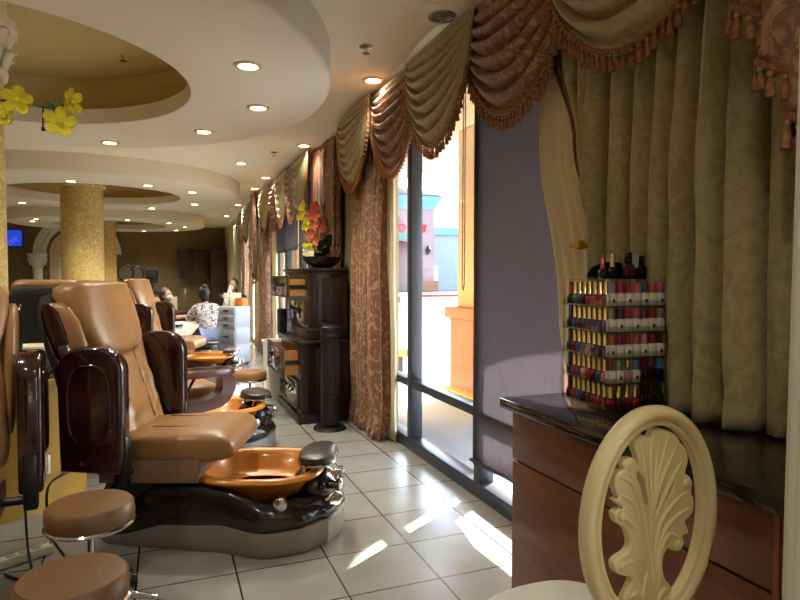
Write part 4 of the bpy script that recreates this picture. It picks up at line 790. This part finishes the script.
# ------------------------------------------------------------------ manicure corner
def skin_mesh(name, V, E_, rad, sub=2):
    me = D.meshes.new(name); me.from_pydata([Vector(v) for v in V], E_, []); o = D.objects.new('tmp', me); COL.objects.link(o); q = o.modifiers.new('s', 'SKIN'); q.use_smooth_shade = True
    for i, r in enumerate(rad): s = me.skin_vertices[0].data[i]; s.radius = (r, r) if not isinstance(r, tuple) else r; s.use_root = i == 0
    u = o.modifiers.new('u', 'SUBSURF'); u.levels = sub; u.render_levels = sub; bpy.context.view_layer.update()
    m2 = D.meshes.new_from_object(o.evaluated_get(bpy.context.evaluated_depsgraph_get())); D.objects.remove(o); D.meshes.remove(me); m2.name = name; m2.shade_smooth(); return m2
def person(label, loc, rz, seat, hands, head_dir, hair, top, legs, mask, bun=False, long_=False, lean=.06):
    """local +y = facing; seat height; hands = two wrist points"""
    t = thing('person', label, 'person', (loc[0], loc[1], 0), rz)
    pel = (0, 0, seat+.10); ch = (0, lean*.6, seat+.36); nk = (0, lean, seat+.54); hb = (0, lean+.02, seat+.60)
    V = [pel, (0, lean*.3, seat+.2), ch, nk, hb]; E_ = [(0, 1), (1, 2), (2, 3), (3, 4)]; rad = [(.13, .10), (.10, .07), (.11, .07), .05, .05]
    SV, SE, SR = V[:4]+[], E_[:3]+[], [(.17, .13), (.158, .122), (.172, .125), .062]
    for s, h in zip((-1, 1), hands):
        sh = (s*.17, lean*.85, seat+.475); el = Vector((s*.25, lean+.05, seat+.24)).lerp(Vector(h), .25); el.z = max(el.z, h[2]-.02)
        i = len(V); V += [sh, tuple(el), h]; E_ += [(2, i), (i, i+1), (i+1, i+2)]; rad += [.06, .043, .028]
        j = len(SV); w = Vector(el).lerp(Vector(h), .75); SV += [sh, tuple(el), tuple(w)]; SE += [(2, j), (j, j+1), (j+1, j+2)]; SR += [.075, .058, .047]
        d = (Vector(h)-Vector(el)).normalized(); sdv = d.cross(Vector((0, 0, 1))).normalized(); p = Vector(h)+d*.05
        k = len(V); V.append(tuple(p)); E_.append((i+2, k)); rad.append((.036, .018))
        for f_ in range(4):
            q = p+sdv*((f_-1.5)*.019)+d*.03; q2 = q+d*(.03+.008*(f_ in (1, 2)))+Vector((0, 0, -.012)); n_ = len(V); V += [tuple(q), tuple(q2)]; E_ += [(k, n_), (n_, n_+1)]; rad += [.0095, .008]
        n_ = len(V); q = p-d*.02+sdv*(-s*.038); V += [tuple(q), tuple(q+d*.035+Vector((0, 0, -.01)))]; E_ += [(k, n_), (n_, n_+1)]; rad += [.011, .009]
    LV, LE, LR = [pel], [], [(.15, .13)]
    for s in (-1, 1):
        hp = (s*.09, .02, seat+.075); kn = (s*.13, .42, seat+.06); an = (s*.13, .38, .09); to = (s*.14, .52, .045)
        i = len(V); V += [hp, kn, an, to]; E_ += [(0, i), (i, i+1), (i+1, i+2), (i+2, i+3)]; rad += [.085, .058, .04, .038]
        j = len(LV); LV += [hp, kn, (s*.13, .39, .14)]; LE += [(0, j), (j, j+1), (j+1, j+2)]; LR += [.10, .072, .058]
    body = ob('body', skin_mesh('body', V, E_, rad), None, t); body.data.materials.append(M['skin'])
    o = ob('shirt', skin_mesh('shirt', SV, SE, SR), None, t); o.data.materials.append(top); o = ob('trousers', skin_mesh('trousers', LV, LE, LR), None, t); o.data.materials.append(legs)
    # head, turned towards head_dir
    hc = Vector((0, lean+.045, seat+.70)); fz = math.atan2(head_dir[1], head_dir[0])-PI/2; hm = Matrix.Translation(hc) @ Matrix.Rotation(fz, 4, 'Z') @ Matrix.Rotation(-head_dir[2], 4, 'X')
    b = MB(); b.ball((0, 0, 0), (.075, .095, .118), 20); b.ball((0, .03, -.06), (.055, .062, .06), 14); b.ball((0, .094, -.01), (.013, .02, .022), 8)
    for s in (-1, 1): b.ball((s*.077, 0, -.005), (.012, .022, .033), 8)
    b.rm(hm); hd = ob('head', b, M['skin'], t)
    for s in (-1, 1): ob('eye', MB().ball((s*.03, .083, .012), (.014, .010, .008), 8).rm(hm), M['black'], hd)
    b = MB(); b.ball((0, -.018, .022), (.093, .106, .122), 20); b.ball((0, -.055, -.04), (.07, .055, .085), 14)
    if bun: b.ball((0, -.05, .13), (.045, .045, .04), 12)
    if long_: b.ball((0, -.06, -.10), (.08, .05, .14), 14)
    bm_ = b.bm; bmesh.ops.bisect_plane(bm_, geom=bm_.verts[:]+bm_.edges[:]+bm_.faces[:], plane_co=(0, .05, .03), plane_no=(0, 1, -.55), clear_outer=True)
    b.rm(hm); ob('hair', b, hair, t)
    ob('face_mask', MB().ball((0, .045, -.052), (.066, .062, .05), 16).rm(hm), mask, t)
    return t
wp = cw(-3.06, 9.5); cp_ = cw(-3.92, 9.8); tp = cw(-3.50, 9.65); pp = cw(-3.13, 11.3); dp = cw(-2.80, 10.12)
dirz = lambda a, c: math.atan2(c.y-a.y, c.x-a.x)-PI/2
person('person in a white floral shirt with dark bun, seated on a stool, seen from behind', wp, dirz(wp, tp)-.45, .50, [(-.14, .40, .84), (.10, .40, .84)], (.25, 1, -.15), M['hair'], M['floral'], M['jeans'], M['mask'], bun=True)
person('person in black with auburn hair and pale blue mask, holding out hands over a towel', cp_, dirz(cp_, wp)+.1, .47, [(-.12, .46, .82), (.10, .46, .83)], (0, 1, -.3), M['hair2'], M['navy'], M['navy'], M['mask'], long_=False)
person('person with dark hair and grey mask in black, sitting behind the drawer tower', pp, dirz(pp, wp)+.1, .62, [(-.12, .36, 1.08), (.12, .34, 1.12)], (0, 1, -.25), M['hair'], M['navy'], M['pink'], M['gmask'], long_=True)
t = stool('salon_stool', 'low black round stool under the person in the floral shirt', wp, .41, M['black'])
for p_, zz, lb in ((cp_, .47, 'dark chair under the person in black'), (pp, .62, 'dark high chair under the person behind the drawer tower')):
    t = thing('salon_chair', lb, 'chair', (p_.x, p_.y, 0), dirz(p_, wp)); ob('seat', MB().bb(-.22, .22, -.2, .24, zz-.17, zz-.11, .02), M['mblack'], t); ob('backrest', MB().bb(-.2, .2, -.27, -.22, zz+.1, zz+.4, .02), M['mblack'], t)
    for sx in (-.18, .18):
        for sy in (-.24, .2): ob('leg', MB().cyl((sx, sy, 0), (sx, sy, zz-.16), .018, 8), M['frame'], t)
        ob('back_upright', MB().cyl((sx, -.245, zz-.16), (sx, -.245, zz+.12), .015, 8), M['frame'], t)
t = thing('manicure_table', 'small dark manicure table between the two seated people', 'table', (tp.x, tp.y, 0), dirz(tp, wp))
ob('table_top', MB().bb(-.38, .38, -.22, .22, .70, .735, .008), M['cab'], t); 
for sx in (-.33, .33): ob('leg', MB().bb(sx-.03, sx+.03, -.18, .18, 0, .70), M['cab'], t)
q = cw(-3.46, 9.45); o = tag(ob('towel', MB().grid(lambda u, v: Vector((tp.x+(u-.5)*.42+.02*sin(9*v), tp.y-.23+(v-.5)*.5*(1-.3*abs(u-.5)), .751+.005*sin(7*u+5*v)-(max(0, .28-v)*1.1*(1-abs(u-.5)*1.6)))), 16, 14), M['towel'], solid=.006), 'white towel hanging over the near edge of the manicure table', 'towel')
t = thing('drawer_tower', 'tall pale grey plastic drawer tower beside the person in floral', 'drawers', (dp.x, dp.y, 0), R(37))
ob('carcass', MB().bb(-.17, .17, -.2, .2, .04, .98, .01), M['plast'], t)
for z0, z1 in ((.06, .34), (.36, .60), (.62, .72), (.735, .84), (.855, .965)):
    d = ob('drawer', MB().bb(-.185, -.171, -.19, .19, z0, z1, .004), M['plast2'], t); ob('handle', MB().bb(-.20, -.186, -.06, .06, (z0+z1)/2-.012, (z0+z1)/2+.012, .003), M['black'], d)
for z0, z1 in ((.08, .34), (.38, .60), (.64, .93)): ob('side_rib', MB().bb(-.15, .15, -.208, -.2005, z0, z1, .003), M['plast'], t)
for sx in (-.14, .14):
    for sy in (-.16, .16): ob('caster', MB().ball((sx, sy, .021), .02, 10), M['black'], t)
tm = Matrix.Translation((dp.x, dp.y, 0)) @ Matrix.Rotation(R(37), 4, 'Z')
def on(x, y, z): return tm @ Vector((x, y, z))
t = thing('orange_box', 'small orange box on the right corner of the drawer tower', 'box', on(.08, -.11, .981), R(37)); ob('box', MB().bb(-.07, .07, -.07, .07, 0, .11, .004), M['orange'], t); ob('lid', MB().bb(-.073, .073, -.073, .073, .11, .135, .004), M['orange'], t)
t = thing('cream_box', 'cream cardboard box on the drawer tower behind the orange box', 'box', on(.02, .06, .981), R(37)); ob('box', MB().bb(-.12, .12, -.08, .08, 0, .22, .003), M['paper'], t); ob('flap', MB().bb(-.12, .12, -.083, -.0805, .15, .22, .001), M['paper'], t)
t = thing('printed_stick', 'white printed leaflet leaning up on the drawer tower', 'leaflet', on(-.12, .02, .985), R(37)); ob('sheet', MB().box((.01, 0, .17), (.008, .09, .36), .002, Euler((.35, .15, 0))), M['printed'], t)
t = thing('spray_bottle', 'clear wrapped bottle standing on the floor before the drawer tower', 'bottle', on(-.42, -.08, 0)); ob('body', MB().lathe([(.05, 0), (.055, .02), (.055, .13), (.02, .17), (.018, .19)], n=20), M['plast'], t); ob('cap', MB().lathe([(.02, .1905), (.022, .2), (.022, .22), (0, .222)], n=16), M['white'], t)
# acrylic divider and far furniture
t = thing('nail_desk', 'dark nail desk in front of the far wall with a clear divider', 'desk', (-.45, 13.0, 0)); ob('desk_top', MB().bb(-.7, 1.1, -.3, .3, .74, .78, .01), M['cab'], t); ob('desk_body', MB().bb(-.65, 1.05, -.25, .25, 0, .74), M['cab'], t)
ob('divider', MB().bb(.1, .9, -.01, .0, .7805, 1.42, .003), M['acrylic'], t)
o = tag(ob('card_sign', MB().box((-.02, 12.95, .93), (.5, .03, .28), .004, Euler((-.15, 0, 0))), M['paper']), 'cream framed card leaning on the nail desk', 'card')
t = thing('glass_vase', 'bundle of clear and white tubes standing on the nail desk', 'vase', (-.55, 13.05, .7805)); 
for k in range(7): ob('tube', MB().cyl((-.18+.06*k, .02*(k % 2), 0), (-.18+.06*k, .02*(k % 2), .50+.07*(k % 3)), .028, 10), M['acrylic'] if k % 3 == 0 else M['plast'], t)
t = thing('wall_cabinet', 'dark brown double door wall cabinet on the far wall', 'cabinet', (.93, 21.4, 1.42)); ob('body', MB().bb(-.48, .48, -.17, .19, 0, .98), M['cab'], t)
for s in (-1, 1): d = ob('door', MB().bb(s*.24-.23, s*.24+.23, -.19, -.171, .02, .96, .005), M['cab'], t); ob('panel', MB().bb(s*.24-.16, s*.24+.16, -.2, -.191, .1, .88, .006), M['cab'], d)
t = thing('tall_cabinet', 'tall dark cabinet at the corner of the far wall', 'cabinet', (1.66, 21.2, 0)); ob('body', MB().bb(-.24, .28, -.4, .39, 0, 2.3), M['cab'], t); ob('crown', MB().bb(-.27, .28, -.43, .39, 2.3, 2.4, .01), M['cab'], t)
for z0, z1 in ((.1, 1.1), (1.15, 2.25)): ob('door', MB().bb(-.22, .26, -.42, -.401, z0, z1, .005), M['cab'], t)
for x, zc, lb in ((-1.15, 1.60, 'left oval framed mirror standing near the far wall'), (-.85, 1.56, 'right oval framed mirror standing near the far wall')):
    t = thing('oval_mirror', lb, 'mirror', (x, 20.9+.2*(x > -1), 0)); ob('frame', MB().tube([(.22*cos(a*PI/20), 0, zc+.26*sin(a*PI/20)) for a in range(40)], .03, 8, closed=True), M['bronze'], t); ob('mirror_glass', MB().loft([[(.21*q*cos(a*PI/20), y, zc+.25*q*sin(a*PI/20)) for a in range(40)] for q, y in ((1, .01), (1, -.005))]), M['steel'], t); ob('stand', MB().cyl((0, .02, 0), (0, .02, zc-.25), .02, 10).lathe([(.16, 0), (.16, .02), (.02, .03)], (0, .02, 0), 20), M['bronze'], t)
t = thing('black_monitor', 'black high backed salon chair near the far wall beside the mirrors', 'chair', (-.36, 20.2, 0)); ob('backrest', MB().box((0, 0, 1.50), (.36, .10, .46), .04), M['mblack'], t); ob('seat', MB().box((0, -.2, 1.0), (.46, .46, .12), .03), M['mblack'], t); ob('post', MB().cyl((0, -.1, .05), (0, -.1, .95), .035, 12), M['chrome'], t); ob('foot', MB().lathe([(.24, 0), (.24, .02), (.04, .05)], (0, -.1, 0), 24), M['chrome'], t); ob('bracket', MB().box((0, .02, 1.18), (.08, .05, .36), .01), M['black'], t)
t.name = 'high_chair'
t = thing('television', 'wall television showing blue near the far left corner', 'television', (-4.25, 21.45, 2.66)); ob('housing', MB().bb(-.22, .22, -.05, .06, -.27, .27, .01), M['black'], t); ob('screen', MB().bb(-.19, .19, -.056, -.0505, -.24, .24), M['bluetv'], t); ob('bracket', MB().bb(-.06, .06, .06, .148, -.1, .1), M['black'], t)
# ------------------------------------------------------------------ ceiling fittings and light
LAMPS = [(.54, 4.17, 2.887), (.746, 5.157, 2.887), (.376, 6.188, 2.887), (-.516, 7.049, 2.887), (-1.27, 10.05, 2.887), (-.22, 10.106, 2.887), (.45, 10.65, 2.887), (.566, 12.4, 2.887), (-.227, 13.4, 2.887), (-2.5, 13.3, 2.887), (-.84, 16.35, 2.887), (.13, 16.9, 2.887), (.55, 18.1, 2.887), (-.57, 20.1, 2.887), (.345, 19.4, 2.887), (-3.1, 17.6, 2.887), (-2.6, 19.8, 2.887), (-2.9, 16.9, 2.887),
         (-1.3, 3.02, 2.887), (-2.75, 3.65, 2.887), (-3.2, 5.3, 2.887), (-2.6, 6.5, 2.887), (1.69, 4.944, 3.16), (1.69, 7.692, 3.16), (1.078, 9.215, 3.16), (1.62, 10.39, 3.16), (1.62, 11.772, 3.16), (1.62, 14.529, 3.16), (1.62, 17.27, 3.16), (.5, .4, 3.16), (-1.0, 1.2, 3.16), (.3, -1.5, 3.16), (-2.2, -1.5, 3.16), (-4.6, 4, 3.16), (-4.6, 9, 3.16), (-4.6, 15, 3.16)]
wd = ['first', 'second', 'third', 'fourth', 'fifth', 'sixth', 'seventh', 'eighth', 'ninth', 'tenth', 'eleventh', 'twelfth', 'thirteenth', 'fourteenth', 'fifteenth', 'sixteenth', 'seventeenth', 'eighteenth']
def downlight(x, y, z, label, on_=True):
    t = thing('downlight', label, 'ceiling light', (x, y, z), 0, 'recessed ceiling lights')
    ob('trim_ring', MB().lathe([(.062, -.001), (.066, -.012), (.092, -.008), (.096, -.001), (.062, -.0005)], n=28, caps=False), M['trimring'] if on_ else M['lensoff'], t)
    ob('lens', MB().lathe([(.061, -.002), (.061, -.006), (0, -.009)], n=24), M['lens'] if on_ else M['lensoff'], t); return t
lab_s = {0: 'lit ceiling light on the nearest round soffit, closest to the camera', 1: 'lit ceiling light on the nearest round soffit, nearest its right edge', 2: 'lit ceiling light on the nearest soffit, third from the front', 3: 'lit ceiling light on the nearest soffit, at the far left under the opening'}
lab_c = {22: 'lit light in the flat ceiling above the rust swag of the clear window', 23: 'lit light in the flat ceiling above the tall rust drape', 24: 'lit light in the flat ceiling between soffits, left of the second sprinkler', 25: 'lit light by the swags, second beyond the rust drape', 26: 'lit light by the swags, third beyond the rust drape', 27: 'lit light by the swags, second from the far wall', 28: 'lit light by the swags nearest the far wall'}
for i, (x, y, z) in enumerate(LAMPS):
    k = 0 if y < 8 else (1 if y < 14.5 else 2)
    lb = lab_s.get(i) or lab_c.get(i) or f'lit ceiling light on the {("nearest", "middle", "farthest")[k]} soffit, {wd[i % 18]} counted along the row'
    downlight(x, y, z, lb)
    l = D.lights.new('lamp', 'SPOT'); l.energy = LAMP_W*(.45 if x > 1.55 else .35 if y < 2 else .6 if y < 3.5 else 1); l.color = (1, .99, .90); l.spot_size = R(130); l.spot_blend = .8; l.shadow_soft_size = .05
    q = D.objects.new('lamp', l); COL.objects.link(q); q.location = (x, y, z-.03)
downlight(1.70, 3.587, 3.16, 'unlit silver ceiling light above the sage swag nearest the window shade', False)
def sprinkler(p, label):
    t = thing('sprinkler', label, 'sprinkler', p); ob('escutcheon', MB().lathe([(.045, 0), (.05, -.006), (.025, -.014), (.008, -.016)], n=20), M['chrome'], t); ob('stem', MB().cyl((0, 0, -.012), (0, 0, -.052), .013, 10), M['chrome'], t); ob('deflector', MB().lathe([(0, -.05), (.03, -.051), (.03, -.055), (0, -.056)], n=16), M['chrome'], t)
sprinkler((1.396, 4.244, 3.16), 'chrome sprinkler head in the flat ceiling near the clear window'); sprinkler((1.401, 8.246, 3.16), 'chrome sprinkler head in the flat ceiling beyond the nearest soffit')
p = hit(123, 55, (0, 0, 3.40), Vector((0, 0, 1))); sprinkler((p.x, p.y, 3.402), 'chrome sprinkler head inside the ochre dome of the nearest soffit')
# daylight: sun through the arcade, sky through the windows
sd = Vector((-.843, -.537, 0))*cos(R(31.8))+Vector((0, 0, -sin(R(31.8))))
s = D.lights.new('sun', 'SUN'); s.energy = SUN_E; s.color = (1, .96, .90); s.angle = R(.55); q = D.objects.new('sun', s); COL.objects.link(q); q.rotation_euler = sd.to_track_quat('-Z', 'Y').to_euler()
for y0, y1 in W:
    l = D.lights.new('sky_portal', 'AREA'); l.shape = 'RECTANGLE'; l.size = y1-y0; l.size_y = 2.8; l.cycles.is_portal = True; q = D.objects.new('sky_portal', l); COL.objects.link(q); q.location = (2.2, (y0+y1)/2, 1.5); q.rotation_euler = Vector((-1, 0, 0)).to_track_quat('-Z', 'Z').to_euler()
w = D.worlds.new('sky'); SC.world = w; w.use_nodes = True; nt = w.node_tree; bg = nt.nodes['Background']; sk = nt.nodes.new('ShaderNodeTexSky'); sk.sky_type = 'NISHITA'; sk.sun_disc = False; sk.sun_elevation = R(31.8); sk.sun_rotation = math.atan2(.843, .537); sk.dust_density = 1.2; sk.air_density = 1.2
nt.links.new(sk.outputs[0], bg.inputs[0]); bg.inputs[1].default_value = SKY_S
vs = SC.view_settings; SC.display_settings.display_device = 'sRGB'; vs.view_transform = 'Standard'; vs.look = 'None'; vs.gamma = 1; vs.use_curve_mapping = False; vs.exposure = EXPO
cy = SC.cycles; cy.use_denoising = True; cy.max_bounces = 10; cy.diffuse_bounces = 5; cy.glossy_bounces = 4; cy.transparent_max_bounces = 24; cy.sample_clamp_indirect = 6; cy.caustics_reflective = False; cy.caustics_refractive = False
